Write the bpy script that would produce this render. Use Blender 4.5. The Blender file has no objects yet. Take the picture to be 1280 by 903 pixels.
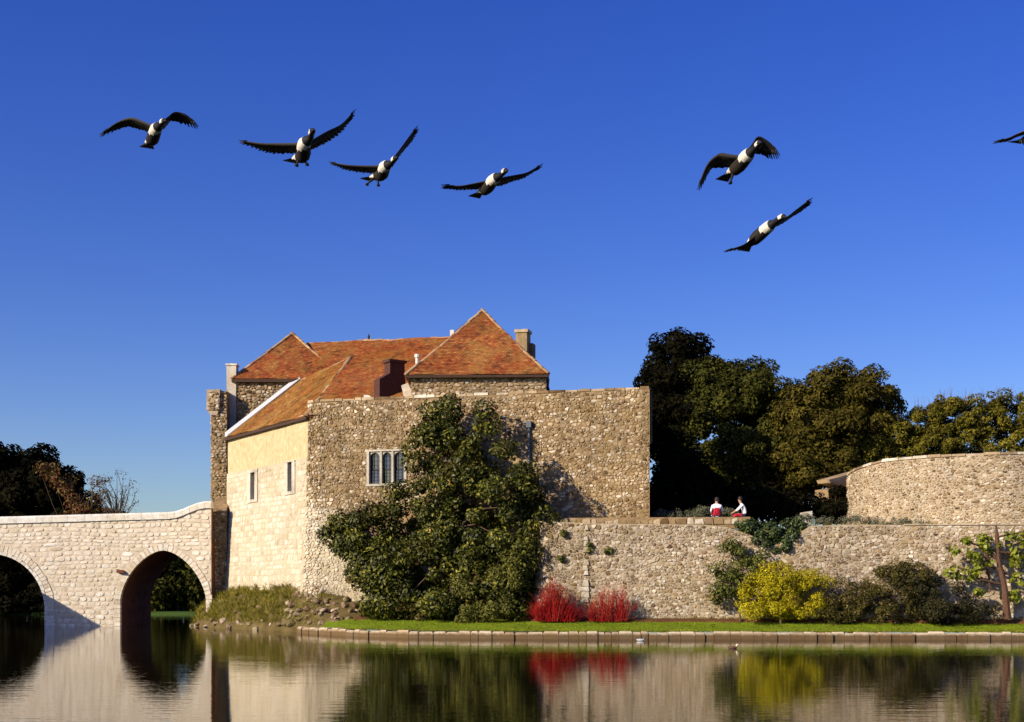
import bpy, math, random
import numpy as np
from mathutils import Vector, Matrix
from bpy_extras.object_utils import world_to_camera_view

R = math.radians
scene = bpy.context.scene
COL = scene.collection

# ------------------------------------------------------------------ camera, sky, sun, exposure
FOC, HX, HY, EYE = 1690.0, 640.0, 732.0, 2.3       # focal length and principal point of the 1280 px wide photograph, eye height
cam = bpy.data.cameras.new("camera")
camo = bpy.data.objects.new("camera", cam)
COL.objects.link(camo)
camo.location = (0, 0, EYE)
camo.rotation_euler = (R(90), 0, 0)
cam.sensor_width = 36.0
cam.lens = FOC / 1280 * 36.0
cam.shift_y = (HY - 451.5) / 1280
cam.clip_start, cam.clip_end = 0.5, 9000
scene.camera = camo

SUN_TO = Vector((-1.0, -0.69, 0.57)).normalized()      # towards the sun: left, behind the camera, low
SUN_EL = math.asin(SUN_TO.z)
SUN_AZ = math.atan2(SUN_TO.x, SUN_TO.y)
world = bpy.data.worlds.new("World")
scene.world = world
world.use_nodes = True
wn = world.node_tree.nodes
wl = world.node_tree.links
wn.clear()
wo = wn.new("ShaderNodeOutputWorld")
bg = wn.new("ShaderNodeBackground")
sky = wn.new("ShaderNodeTexSky")
sky.sky_type = 'NISHITA'
sky.sun_disc = False
sky.sun_elevation = SUN_EL
sky.sun_rotation = SUN_AZ
sky.altitude = 0
sky.air_density = 1.0
sky.dust_density = 0.9
sky.ozone_density = 5.0
hs = wn.new("ShaderNodeHueSaturation")
hs.inputs["Saturation"].default_value = 1.265
hs.inputs["Hue"].default_value = 0.531
wl.new(sky.outputs[0], hs.inputs["Color"])
wl.new(hs.outputs[0], bg.inputs["Color"])
bg.inputs["Strength"].default_value = 0.114
wl.new(bg.outputs[0], wo.inputs["Surface"])

sl = bpy.data.lights.new("sun", 'SUN')
sl.energy = 5.0
sl.angle = R(0.5)
sl.color = (1.0, 0.87, 0.67)
so = bpy.data.objects.new("sun", sl)
COL.objects.link(so)
so.location = (-60, -40, 60)
so.rotation_euler = SUN_TO.to_track_quat('Z', 'Y').to_euler()

vs = scene.view_settings
scene.display_settings.display_device = 'sRGB'
vs.view_transform = 'Standard'
vs.look = 'None'
vs.exposure = 0.35
vs.gamma = 1.0
vs.use_curve_mapping = False
scene.render.engine = 'CYCLES'
scene.cycles.use_denoising = True
scene.cycles.max_bounces = 6
scene.cycles.diffuse_bounces = 1
scene.cycles.glossy_bounces = 3
scene.cycles.transparent_max_bounces = 4
scene.cycles.caustics_reflective = False
scene.cycles.caustics_refractive = False
scene.cycles.sample_clamp_indirect = 4


# ------------------------------------------------------------------ small helpers
def PX(x, y, Y):
    """The point that the photograph shows at pixel (x, y), Y metres away."""
    return Vector(((x - HX) * Y / FOC, Y, EYE + (HY - y) * Y / FOC))


def water_y(y):
    return EYE * FOC / (y - HY)


def tag(o, label=None, cat=None, group=None, kind=None):
    if label: o["label"] = label
    if cat: o["category"] = cat
    if group: o["group"] = group
    if kind: o["kind"] = kind
    return o


def wloc(o):
    v = Vector((0, 0, 0))
    while o is not None:
        v += o.location
        o = o.parent
    return v


def empty(name, loc):
    o = bpy.data.objects.new(name, None)
    o.empty_display_size = 0.3
    COL.objects.link(o)
    o.location = loc
    return o


def link(name, me, parent=None):
    o = bpy.data.objects.new(name, me)
    COL.objects.link(o)
    if parent is not None:
        o.parent = parent
        o.location = -wloc(parent)
    return o


class MB:
    """Collects faces; build() makes ONE mesh object out of them."""
    def __init__(self):
        self.v, self.f, self.r, self.m = [], [], [], []
        self.uv = None

    def vert(self, p):
        self.v.append((p[0], p[1], p[2]))
        return len(self.v) - 1

    def face(self, idx, rnd=0.5, m=0):
        self.f.append(tuple(idx)); self.r.append(rnd); self.m.append(m)

    def poly(self, pts, rnd=0.5, m=0):
        self.face([self.vert(p) for p in pts], rnd, m)

    def hexa(self, b, t, rnd=0.5, m=0):
        i = [self.vert(p) for p in list(b) + list(t)]
        for q in ((3, 2, 1, 0), (4, 5, 6, 7), (0, 1, 5, 4), (1, 2, 6, 5), (2, 3, 7, 6), (3, 0, 4, 7)):
            self.face([i[k] for k in q], rnd, m)

    def box(self, c, s, rz=0.0, rnd=0.5, m=0):
        cx, cy, cz = c
        ca, sa = math.cos(rz), math.sin(rz)
        def q(x, y, z): return (cx + x * ca - y * sa, cy + x * sa + y * ca, cz + z)
        hx, hy, hz = s[0] / 2, s[1] / 2, s[2] / 2
        self.hexa([q(-hx, -hy, -hz), q(hx, -hy, -hz), q(hx, hy, -hz), q(-hx, hy, -hz)],
                  [q(-hx, -hy, hz), q(hx, -hy, hz), q(hx, hy, hz), q(-hx, hy, hz)], rnd, m)

    def tube(self, pts, rad, n=6, rnd=0.5, m=0, cap=True):
        pts = [Vector(p) for p in pts]
        rings = []
        for i, p in enumerate(pts):
            d = (pts[min(i + 1, len(pts) - 1)] - pts[max(i - 1, 0)])
            if d.length < 1e-9: d = Vector((0, 0, 1))
            d.normalize()
            a = d.cross(Vector((0, 1, 0)) if abs(d.y) < 0.9 else Vector((1, 0, 0))).normalized()
            b = d.cross(a)
            r = rad[i] if hasattr(rad, '__len__') else rad
            rings.append([self.vert(p + a * (r * math.cos(2 * math.pi * k / n)) + b * (r * math.sin(2 * math.pi * k / n))) for k in range(n)])
        for i in range(len(rings) - 1):
            for k in range(n):
                self.face((rings[i][k], rings[i][(k + 1) % n], rings[i + 1][(k + 1) % n], rings[i + 1][k]), rnd, m)
        if cap:
            self.face(rings[0][::-1], rnd, m)
            self.face(rings[-1], rnd, m)

    def build(self, name, mats, parent=None, origin=None, smooth=False):
        me = bpy.data.meshes.new(name)
        v = self.v
        if origin is not None and parent is None:
            ox, oy, oz = origin
            v = [(a - ox, b - oy, c - oz) for a, b, c in v]
        me.from_pydata(v, [], self.f)
        if not isinstance(mats, (list, tuple)): mats = [mats]
        for m in mats: me.materials.append(m)
        if len(mats) > 1: me.polygons.foreach_set("material_index", self.m)
        at = me.attributes.new("rnd", 'FLOAT', 'FACE')
        at.data.foreach_set("value", self.r)
        if smooth: me.polygons.foreach_set("use_smooth", [True] * len(self.f))
        me.update()
        o = link(name, me, parent)
        if origin is not None and parent is None: o.location = origin
        return o


# ------------------------------------------------------------------ materials
class NT:
    def __init__(self, name):
        self.m = bpy.data.materials.new(name)
        self.m.use_nodes = True
        self.t = self.m.node_tree
        self.t.nodes.clear()
        self.out = self.n("ShaderNodeOutputMaterial")
        self.geo = None

    def n(self, typ, **kw):
        nd = self.t.nodes.new(typ)
        for k, v in kw.items(): setattr(nd, k, v)
        return nd

    def l(self, a, b): self.t.links.new(a, b)

    def pos(self):
        if self.geo is None: self.geo = self.n("ShaderNodeNewGeometry")
        return self.geo.outputs["Position"]

    def noise(self, scale, detail=3.0, rough=0.55, vec=None, stretch=None):
        nd = self.n("ShaderNodeTexNoise")
        nd.inputs["Scale"].default_value = scale
        nd.inputs["Detail"].default_value = detail
        nd.inputs["Roughness"].default_value = rough
        v = vec or self.pos()
        if stretch:
            mp = self.n("ShaderNodeMapping")
            mp.inputs["Scale"].default_value = stretch
            self.l(v, mp.inputs["Vector"]); v = mp.outputs[0]
        self.l(v, nd.inputs["Vector"])
        return nd.outputs[0]

    def ramp(self, src, stops, interp='LINEAR'):
        nd = self.n("ShaderNodeValToRGB")
        cr = nd.color_ramp
        cr.interpolation = interp
        while len(cr.elements) < len(stops): cr.elements.new(0.5)
        for e, (p, c) in zip(cr.elements, stops):
            e.position = p
            e.color = (c, c, c, 1) if not hasattr(c, '__len__') else (c[0], c[1], c[2], 1)
        self.l(src, nd.inputs[0])
        return nd.outputs[0]

    def mix(self, a, b, fac, mode='MIX'):
        nd = self.n("ShaderNodeMix", data_type='RGBA', blend_type=mode)
        for src, key in ((a, 6), (b, 7)):
            if hasattr(src, 'links') or hasattr(src, 'is_linked'): self.l(src, nd.inputs[key])
            else: nd.inputs[key].default_value = (src[0], src[1], src[2], 1)
        if hasattr(fac, 'is_linked'): self.l(fac, nd.inputs[0])
        else: nd.inputs[0].default_value = fac
        return nd.outputs[2]

    def math(self, op, a, b=None):
        nd = self.n("ShaderNodeMath", operation=op)
        for i, s in enumerate((a, b)):
            if s is None: continue
            if hasattr(s, 'is_linked'): self.l(s, nd.inputs[i])
            else: nd.inputs[i].default_value = s
        return nd.outputs[0]

    def rnd(self):
        a = self.n("ShaderNodeAttribute", attribute_name="rnd")
        return a.outputs["Fac"]

    def bump(self, h, strength=0.5, dist=0.02):
        b = self.n("ShaderNodeBump")
        b.inputs["Strength"].default_value = strength
        b.inputs["Distance"].default_value = dist
        self.l(h, b.inputs["Height"])
        return b.outputs[0]

    def pbr(self, color, rough=0.9, normal=None, spec=0.3, **kw):
        p = self.n("ShaderNodeBsdfPrincipled")
        if hasattr(color, 'is_linked'): self.l(color, p.inputs["Base Color"])
        else: p.inputs["Base Color"].default_value = (*color, 1)
        if hasattr(rough, 'is_linked'): self.l(rough, p.inputs["Roughness"])
        else: p.inputs["Roughness"].default_value = rough
        p.inputs["Specular IOR Level"].default_value = spec
        for k, v in kw.items(): p.inputs[k].default_value = v
        if normal is not None: self.l(normal, p.inputs["Normal"])
        self.l(p.outputs[0], self.out.inputs["Surface"])
        self.p = p
        return self.m


def stone_mat(name, stops, lichen=None, lichen_amt=0.3, fine=9.0, streak=0.7, tone=0.85):
    t = NT(name)
    c = t.ramp(t.rnd(), stops)
    n1 = t.noise(fine, 4, 0.65)
    c = t.mix(c, t.ramp(n1, [(0.25, 0.55), (0.5, 1.0), (0.75, 1.25)]), 0.75, 'MULTIPLY')
    c = t.mix(c, t.ramp(t.noise(0.35, 5, 0.65), [(0.3, 0.55), (0.7, 1.22)]), tone, 'MULTIPLY')
    c = t.mix(c, t.ramp(t.noise(1.0, 4, 0.6, stretch=(1.5, 1.5, 0.22)), [(0.34, 0.5), (0.5, 1.0), (0.8, 1.08)]), streak, 'MULTIPLY')
    n2 = t.noise(0.55, 4, 0.6)
    if lichen:
        c = t.mix(c, lichen, t.math('MULTIPLY', t.ramp(n2, [(0.48, 0.0), (0.66, 1.0)]), lichen_amt))
    return t.pbr(c, 0.92, t.bump(t.noise(22, 4, 0.7), 0.7, 0.02), 0.2)


M = {}
M['rubble'] = stone_mat("rubble_stone", [(0.0, (0.09, 0.052, 0.024)), (0.25, (0.26, 0.17, 0.085)), (0.5, (0.40, 0.285, 0.155)), (0.78, (0.52, 0.40, 0.25)), (1.0, (0.80, 0.71, 0.56))], (0.22, 0.145, 0.04), 0.5)
M['rubble_pale'] = stone_mat("pale_rubble_stone", [(0.0, (0.22, 0.14, 0.08)), (0.25, (0.40, 0.29, 0.175)), (0.6, (0.55, 0.44, 0.31)), (1.0, (0.76, 0.68, 0.56))], (0.30, 0.21, 0.08), 0.45)
M['lime'] = stone_mat("limewashed_stone", [(0.0, (0.47, 0.385, 0.265)), (0.5, (0.60, 0.515, 0.38)), (1.0, (0.70, 0.63, 0.51))], (0.55, 0.44, 0.26), 0.5, 5.0, 0.3, 0.35)
M['bridge'] = stone_mat("bridge_stone", [(0.0, (0.62, 0.51, 0.37)), (0.4, (0.78, 0.68, 0.53)), (0.8, (0.84, 0.76, 0.63)), (1.0, (0.88, 0.82, 0.72))], (0.62, 0.50, 0.32), 0.35, 7.0, 0.2, 0.25)
M['coping'] = stone_mat("coping_stone", [(0.0, (0.74, 0.68, 0.56)), (1.0, (0.84, 0.80, 0.72))], (0.6, 0.52, 0.36), 0.3, 5.0, 0.15, 0.25)
M['dressed'] = stone_mat("dressed_stone", [(0.0, (0.50, 0.43, 0.33)), (1.0, (0.68, 0.62, 0.52))], (0.35, 0.28, 0.16), 0.4, 8.0)
M['rock'] = stone_mat("bank_rock", [(0.0, (0.20, 0.12, 0.07)), (0.4, (0.36, 0.25, 0.16)), (1.0, (0.56, 0.43, 0.31))], (0.14, 0.13, 0.03), 0.5)


def mortar_mat(name, a, b, sc=3.0):
    t = NT(name)
    c = t.ramp(t.noise(sc, 5, 0.65), [(0.3, a), (0.7, b)])
    c = t.mix(c, t.ramp(t.noise(26, 3, 0.6), [(0.3, 0.7), (0.7, 1.15)]), 0.7, 'MULTIPLY')
    return t.pbr(c, 0.95, t.bump(t.noise(30, 4, 0.7), 0.8, 0.02), 0.15)


M['mortar'] = mortar_mat("wall_mortar", (0.20, 0.125, 0.06), (0.38, 0.265, 0.145))
M['mortar_pale'] = mortar_mat("pale_wall_mortar", (0.32, 0.24, 0.15), (0.54, 0.44, 0.32))
M['mortar_bridge'] = mortar_mat("bridge_mortar", (0.60, 0.49, 0.35), (0.78, 0.67, 0.52))
M['mortar_lime'] = mortar_mat("lime_mortar", (0.46, 0.37, 0.245), (0.60, 0.515, 0.38), 1.2)
M['plaster'] = mortar_mat("ochre_plaster", (0.48, 0.355, 0.18), (0.68, 0.55, 0.335), 3.5)
M['soil'] = mortar_mat("bed_soil", (0.085, 0.035, 0.018), (0.16, 0.065, 0.03), 4.0)
M['earth'] = mortar_mat("bank_earth", (0.08, 0.055, 0.02), (0.16, 0.12, 0.045), 2.0)


def kerb_mat():
    t = NT("kerb_stone")
    c = t.ramp(t.rnd(), [(0, (0.44, 0.33, 0.20)), (1, (0.64, 0.53, 0.37))])
    c = t.mix(c, t.ramp(t.noise(8, 4, 0.65), [(0.25, 0.6), (0.7, 1.2)]), 0.7, 'MULTIPLY')
    sx = t.n("ShaderNodeSeparateXYZ"); t.l(t.pos(), sx.inputs[0])
    z = t.math('ADD', sx.outputs[2], t.math('MULTIPLY', t.math('SUBTRACT', t.noise(5, 3), 0.5), 0.16))
    wet = t.ramp(z, [(0.15, 1.0), (0.29, 0.0)])
    c = t.mix(c, (0.11, 0.06, 0.02), t.math('MULTIPLY', wet, 0.9))
    return t.pbr(c, 0.85, t.bump(t.noise(20, 4, 0.7), 0.6, 0.02), 0.25)


M['kerb'] = kerb_mat()


def tile_mat(name, stops, lichen, amt):
    t = NT(name)
    c = t.ramp(t.rnd(), stops)
    big = t.noise(0.9, 5, 0.65)
    c = t.mix(c, lichen, t.math('MULTIPLY', t.ramp(big, [(0.44, 0.0), (0.60, 1.0)]), amt))
    c = t.mix(c, (0.22, 0.035, 0.012), t.math('MULTIPLY', t.ramp(t.noise(0.7, 5, 0.7, stretch=(1, 1, 1.7)), [(0.50, 0.0), (0.62, 1.0)]), 0.45))
    c = t.mix(c, (0.07, 0.03, 0.015), t.math('MULTIPLY', t.ramp(t.noise(1.7, 5, 0.7), [(0.52, 0.0), (0.66, 1.0)]), 0.7))
    c = t.mix(c, t.ramp(t.noise(14, 4, 0.65), [(0.25, 0.6), (0.7, 1.2)]), 0.6, 'MULTIPLY')
    return t.pbr(c, 0.85, t.bump(t.noise(30, 3, 0.7), 0.5, 0.01), 0.25)


M['tile'] = tile_mat("clay_tile", [(0.0, (0.13, 0.03, 0.012)), (0.35, (0.30, 0.075, 0.022)), (0.7, (0.42, 0.13, 0.03)), (1.0, (0.50, 0.24, 0.08))], (0.36, 0.20, 0.05), 0.55)
M['tile_ochre'] = tile_mat("lichened_tile", [(0.0, (0.22, 0.085, 0.022)), (0.4, (0.38, 0.15, 0.035)), (0.8, (0.46, 0.22, 0.055)), (1.0, (0.54, 0.33, 0.12))], (0.36, 0.25, 0.07), 0.7)
M['ridge'] = tile_mat("ridge_tile", [(0.0, (0.34, 0.17, 0.08)), (1.0, (0.54, 0.36, 0.2))], (0.42, 0.32, 0.16), 0.6)


def plain(name, col, rough=0.8, var=0.25, spec=0.3, sc=12, **kw):
    t = NT(name)
    lo = tuple(c * (1 - var) for c in col); hi = tuple(min(1, c * (1 + var)) for c in col)
    return t.pbr(t.ramp(t.noise(sc, 3, 0.6), [(0.3, lo), (0.7, hi)]), rough, None, spec, **kw)


M['lead'] = plain("lead_flashing", (0.52, 0.53, 0.55), 0.55, 0.12)
M['brick'] = plain("old_brick", (0.075, 0.03, 0.022), 0.9, 0.35)
M['dark_wood'] = plain("dark_timber", (0.06, 0.03, 0.018), 0.8)
M['pipe'] = plain("painted_pipe", (0.10, 0.115, 0.13), 0.5, 0.2)
M['pot'] = plain("white_pot", (0.75, 0.72, 0.66), 0.7, 0.1)
M['iron'] = plain("dark_iron", (0.02, 0.02, 0.022), 0.6)
M['bark'] = plain("bark", (0.10, 0.065, 0.04), 0.95, 0.4)
M['bark_red'] = plain("reddish_bark", (0.10, 0.05, 0.03), 0.9, 0.4)


def glass_mat():
    t = NT("leaded_glass")
    tc = t.n("ShaderNodeUVMap")
    return t.pbr((0.05, 0.06, 0.075), 0.12, t.bump(t.noise(9, 2, 0.5), 0.25, 0.02), 0.9)


M['glass'] = glass_mat()


def leaf_mat(name, stops, rough=0.5, trans=0.25, spec=0.35, patch=None):
    t = NT(name)
    c = t.ramp(t.rnd(), stops)
    c = t.mix(c, t.ramp(t.noise(0.8, 3, 0.6), [(0.3, 0.65), (0.7, 1.3)]), 0.8, 'MULTIPLY')
    if patch:
        c = t.mix(c, patch[0], t.math('MULTIPLY', t.ramp(t.noise(patch[1], 3, 0.6), [(patch[2], 0.0), (patch[2] + 0.1, 1.0)]), patch[3]))
    t.pbr(c, rough, None, spec)
    if trans > 0:
        tr = t.n("ShaderNodeBsdfTranslucent")
        t.l(c, tr.inputs[0])
        mx = t.n("ShaderNodeMixShader")
        mx.inputs[0].default_value = trans
        t.l(t.p.outputs[0], mx.inputs[1]); t.l(tr.outputs[0], mx.inputs[2])
        t.l(mx.outputs[0], t.out.inputs["Surface"])
    return t.m


M['magnolia'] = leaf_mat("magnolia_leaf", [(0.0, (0.012, 0.015, 0.003)), (0.45, (0.042, 0.049, 0.006)), (0.8, (0.125, 0.125, 0.013)), (0.93, (0.27, 0.24, 0.03)), (1.0, (0.34, 0.20, 0.07))], 0.5, 0.08, 0.22, ((0.16, 0.09, 0.02), 0.55, 0.60, 0.55))
M['holm'] = leaf_mat("evergreen_oak_leaf", [(0.0, (0.016, 0.018, 0.003)), (0.6, (0.048, 0.050, 0.008)), (1.0, (0.11, 0.10, 0.018))], 0.8, 0.08, 0.06)
M['oak_brown'] = leaf_mat("bronze_oak_leaf", [(0.0, (0.024, 0.020, 0.003)), (0.6, (0.072, 0.060, 0.009)), (1.0, (0.15, 0.115, 0.02))], 0.8, 0.1, 0.06)
M['hedge'] = leaf_mat("hedge_leaf", [(0.0, (0.04, 0.037, 0.005)), (0.6, (0.13, 0.115, 0.014)), (1.0, (0.27, 0.215, 0.03))], 0.8, 0.15, 0.06)
M['yew'] = leaf_mat("shaded_evergreen_leaf", [(0.0, (0.004, 0.004, 0.002)), (1.0, (0.013, 0.012, 0.005))], 0.9, 0.0, 0.02)  # evergreen leaves near black, shade on the trees put into the colour
M['autumn'] = leaf_mat("autumn_leaf", [(0.0, (0.10, 0.03, 0.012)), (0.4, (0.19, 0.07, 0.022)), (0.75, (0.17, 0.13, 0.03)), (1.0, (0.24, 0.20, 0.06))], 0.7, 0.2, 0.2)
M['autumn_grey'] = leaf_mat("thin_grey_leaf", [(0.0, (0.07, 0.06, 0.04)), (1.0, (0.15, 0.14, 0.09))], 0.7, 0.2, 0.2)
M['yellow'] = leaf_mat("yellow_green_leaf", [(0.0, (0.16, 0.13, 0.006)), (0.5, (0.44, 0.37, 0.010)), (1.0, (0.70, 0.60, 0.025))], 0.7, 0.25, 0.12, ((0.26, 0.15, 0.04), 0.9, 0.60, 0.6))
M['shrub'] = leaf_mat("olive_shrub_leaf", [(0.0, (0.045, 0.048, 0.008)), (0.6, (0.135, 0.135, 0.024)), (1.0, (0.29, 0.27, 0.06))], 0.7, 0.1, 0.12)
M['russet'] = leaf_mat("russet_shrub_leaf", [(0.0, (0.018, 0.018, 0.005)), (0.5, (0.062, 0.056, 0.012)), (0.82, (0.15, 0.115, 0.03)), (0.93, (0.26, 0.18, 0.08)), (1.0, (0.48, 0.32, 0.20))], 0.8, 0.12, 0.08)
M['darkshrub'] = leaf_mat("shadowed_shrub_leaf", [(0.0, (0.012, 0.012, 0.006)), (0.7, (0.035, 0.034, 0.014)), (0.9, (0.07, 0.06, 0.02)), (1.0, (0.20, 0.12, 0.07))], 0.8, 0.05, 0.08)  # dark leaves with the shadow on the bush put into their colour
M['ivy'] = leaf_mat("ivy_leaf", [(0.0, (0.02, 0.032, 0.008)), (0.6, (0.05, 0.08, 0.018)), (1.0, (0.12, 0.15, 0.03))], 0.5, 0.12, 0.4)
M['lavender'] = leaf_mat("grey_green_leaf", [(0.0, (0.08, 0.085, 0.05)), (1.0, (0.22, 0.22, 0.13))], 0.8, 0.1, 0.2)
M['fig'] = leaf_mat("lime_leaf", [(0.0, (0.10, 0.13, 0.012)), (0.5, (0.24, 0.28, 0.02)), (1.0, (0.42, 0.42, 0.05))], 0.5, 0.3, 0.35)
M['climber'] = leaf_mat("climber_leaf", [(0.0, (0.03, 0.035, 0.01)), (0.5, (0.085, 0.10, 0.02)), (0.85, (0.22, 0.23, 0.04)), (1.0, (0.36, 0.22, 0.10))], 0.7, 0.15, 0.12)
M['redtwig'] = leaf_mat("red_twig", [(0.0, (0.07, 0.002, 0.002)), (0.6, (0.24, 0.003, 0.005)), (0.9, (0.36, 0.008, 0.008)), (1.0, (0.22, 0.05, 0.02))], 0.7, 0.0, 0.1)
M['grass_blade'] = leaf_mat("grass_blade", [(0.0, (0.13, 0.19, 0.006)), (1.0, (0.30, 0.38, 0.014))], 0.6, 0.25, 0.25)
M['bank_grass'] = leaf_mat("rough_grass", [(0.0, (0.10, 0.10, 0.010)), (0.5, (0.24, 0.215, 0.025)), (1.0, (0.40, 0.32, 0.06))], 0.7, 0.2, 0.2)
M['lawn'] = mortar_mat("lawn_turf", (0.13, 0.19, 0.006), (0.22, 0.29, 0.010), 1.5)
M['meadow'] = mortar_mat("meadow", (0.04, 0.08, 0.012), (0.07, 0.12, 0.02), 0.3)


def water_mat():
    t = NT("moat_water")
    a = t.noise(1.0, 3, 0.6, stretch=(0.9, 2.6, 1))
    b = t.noise(1.0, 2, 0.5, stretch=(0.12, 0.30, 1))
    c = t.noise(1.0, 2, 0.5, stretch=(5.0, 9.0, 1))
    h = t.math('ADD', t.math('MULTIPLY', a, 0.5), t.math('ADD', t.math('MULTIPLY', b, 0.9), t.math('MULTIPLY', c, 0.10)))
    return t.pbr((0.007, 0.006, 0.002), 0.0, t.bump(h, 0.16, 0.05), 0.5, IOR=1.333)


M['water'] = water_mat()

# ------------------------------------------------------------------ stone, tile and leaf makers
def stone_cells(s0, s1, z0, z1, hr, wr, rng, wav=0.05, jit=0.42, drop=0.14):
    """Rubble: a jittered, thinned grid of seeds and their Voronoi cells over (s, z). -> [(cs, cz, area, outline)]"""
    w, h = (wr[0] + wr[1]) / 2, (hr[0] + hr[1]) / 2
    nx, nz = int((s1 - s0) / w) + 3, int((z1 - z0) / h) + 3
    grid = {}
    for j in range(-1, nz):
        sh = rng.random()
        for i in range(-2, nx):
            if rng.random() < drop: continue
            x = s0 + (i + sh + rng.uniform(-jit, jit)) * w
            zz = z0 + (j + .5 + rng.uniform(-jit, jit) * .8) * h + wav * math.sin(x * .9 + j)
            grid[(i, j)] = (x, zz)
    asp = w / h
    cells = []
    for (i, j), (x, z) in grid.items():
        poly = [(-2 * w, -2 * h), (2 * w, -2 * h), (2 * w, 2 * h), (-2 * w, 2 * h)]
        nb = []
        for dj in range(-2, 3):
            for di in range(-3, 4):
                q = grid.get((i + di, j + dj))
                if q and (di or dj):
                    dx, dz = q[0] - x, (q[1] - z) * asp
                    nb.append((dx * dx + dz * dz, dx, dz))
        nb.sort()
        poly = [(px, pz * asp) for px, pz in poly]
        for d2, dx, dz in nb[:12]:
            out = []
            k = d2 / 2
            n = len(poly)
            for m in range(n):
                a, b = poly[m], poly[(m + 1) % n]
                fa, fb = a[0] * dx + a[1] * dz - k, b[0] * dx + b[1] * dz - k
                if fa <= 0: out.append(a)
                if (fa <= 0) != (fb <= 0):
                    t = fa / (fa - fb)
                    out.append((a[0] + (b[0] - a[0]) * t, a[1] + (b[1] - a[1]) * t))
            poly = out
            if len(poly) < 3: break
        if len(poly) < 3: continue
        poly = [(x + px, z + pz / asp) for px, pz in poly]
        cx = sum(p[0] for p in poly) / len(poly); cz = sum(p[1] for p in poly) / len(poly)
        ar = abs(sum(poly[m][0] * poly[(m + 1) % len(poly)][1] - poly[(m + 1) % len(poly)][0] * poly[m][1] for m in range(len(poly)))) / 2
        cells.append((cx, cz, ar, poly))
    return cells


def block_cells(s0, s1, z0, z1, hr, wr, rng, wav=0.05):
    """Courses of squared blocks over (s, z)."""
    cells = []
    z = z0
    ph = rng.random() * 9
    while z < z1:
        h = rng.uniform(*hr)
        s = s0 - rng.random() * wr[1]
        while s < s1:
            w = rng.uniform(*wr) * (1.0 if rng.random() > 0.12 else 1.5)
            zo = lambda q: wav * math.sin(q * 0.9 + z * 1.3 + ph)
            j = lambda: rng.uniform(-.03, .03)
            p = [(s + j(), z + zo(s) + j()), (s + w + j(), z + zo(s + w) + j()), (s + w + j(), z + h + zo(s + w) + j()), (s + j(), z + h + zo(s) + j())]
            cells.append((s + w / 2, z + h / 2 + zo(s + w / 2), w * h, p))
            s += w
        z += h
    return cells


def stone_shape(mb, c, mapf, mask, gap, relief, rng, rnd, square=0.0):
    cs, cz, ar, poly = c
    n = len(poly)
    cut = .30 - .20 * square
    out = []
    for m in range(n):
        a, b = poly[m], poly[(m + 1) % n]
        for t in (cut, 1 - cut):
            p = [a[0] + (b[0] - a[0]) * t, a[1] + (b[1] - a[1]) * t]
            d = math.hypot(p[0] - cs, p[1] - cz)
            k = max(.3, 1 - gap * rng.uniform(.6, 1.7) / max(d, .02))
            p = [cs + (p[0] - cs) * k, cz + (p[1] - cz) * k]
            for _ in range(6):
                if mask(p[0], p[1]): break
                p[0] += (cs - p[0]) * .33; p[1] += (cz - p[1]) * .33
            out.append(p)
    n = len(out)
    hw = math.sqrt(ar) / 2
    d = relief * rng.uniform(0.35, 1.5)
    tilt = rng.uniform(-.45, .45) * d, rng.uniform(-.45, .45) * d
    fs = 0.76 + 0.16 * square
    r0 = [mb.vert(mapf(p[0], p[1], -0.04)) for p in out]
    r1 = []
    for p in out:
        q = cs + (p[0] - cs) * fs, cz + (p[1] - cz) * fs
        r1.append(mb.vert(mapf(q[0], q[1], d * rng.uniform(.8, 1.2) + tilt[0] * (q[0] - cs) / hw + tilt[1] * (q[1] - cz) / hw)))
    cc = mb.vert(mapf(cs, cz, d * 1.15))
    for k in range(n):
        mb.face((r0[k], r0[(k + 1) % n], r1[(k + 1) % n], r1[k]), rnd)
        mb.face((r1[k], r1[(k + 1) % n], cc), rnd)


def build_stones(parent, cells, mapf, mask, relief, matf, seed, nlarge=0, gap=0.012, square=0.0, big_name="stone", name="rubble_stones"):
    """Stones on a wall: the largest as single pieces, the rest joined. matf(s, z, rng) -> material key"""
    rng = random.Random(seed)
    ok = [c for c in cells if mask(c[0], c[1])]
    ok.sort(key=lambda c: -c[2])
    groups = {}
    for i, c in enumerate(ok):
        mk = matf(c[0], c[1], rng)
        rnd = min(1, max(0, rng.gauss(0.5, 0.20) if rng.random() < .65 else rng.random()))
        if i < nlarge:
            mb = MB()
            stone_shape(mb, c, mapf, mask, gap, relief, rng, rnd, square)
            mb.build(big_name, M[mk], parent)
        else:
            stone_shape(groups.setdefault(mk, MB()), c, mapf, mask, gap, relief, rng, rnd, square)
    for mk, mb in groups.items():
        o = mb.build(name, M[mk], parent)
        o["kind"] = "stuff"


def clip_poly(poly, axis, val, keep_less):
    out = []
    for i in range(len(poly)):
        a, b = poly[i], poly[(i + 1) % len(poly)]
        ia = (a[axis] <= val) == keep_less or a[axis] == val
        ib = (b[axis] <= val) == keep_less or b[axis] == val
        if ia: out.append(a)
        if ia != ib:
            t = (val - a[axis]) / (b[axis] - a[axis])
            out.append((a[0] + (b[0] - a[0]) * t, a[1] + (b[1] - a[1]) * t))
    return out


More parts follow.
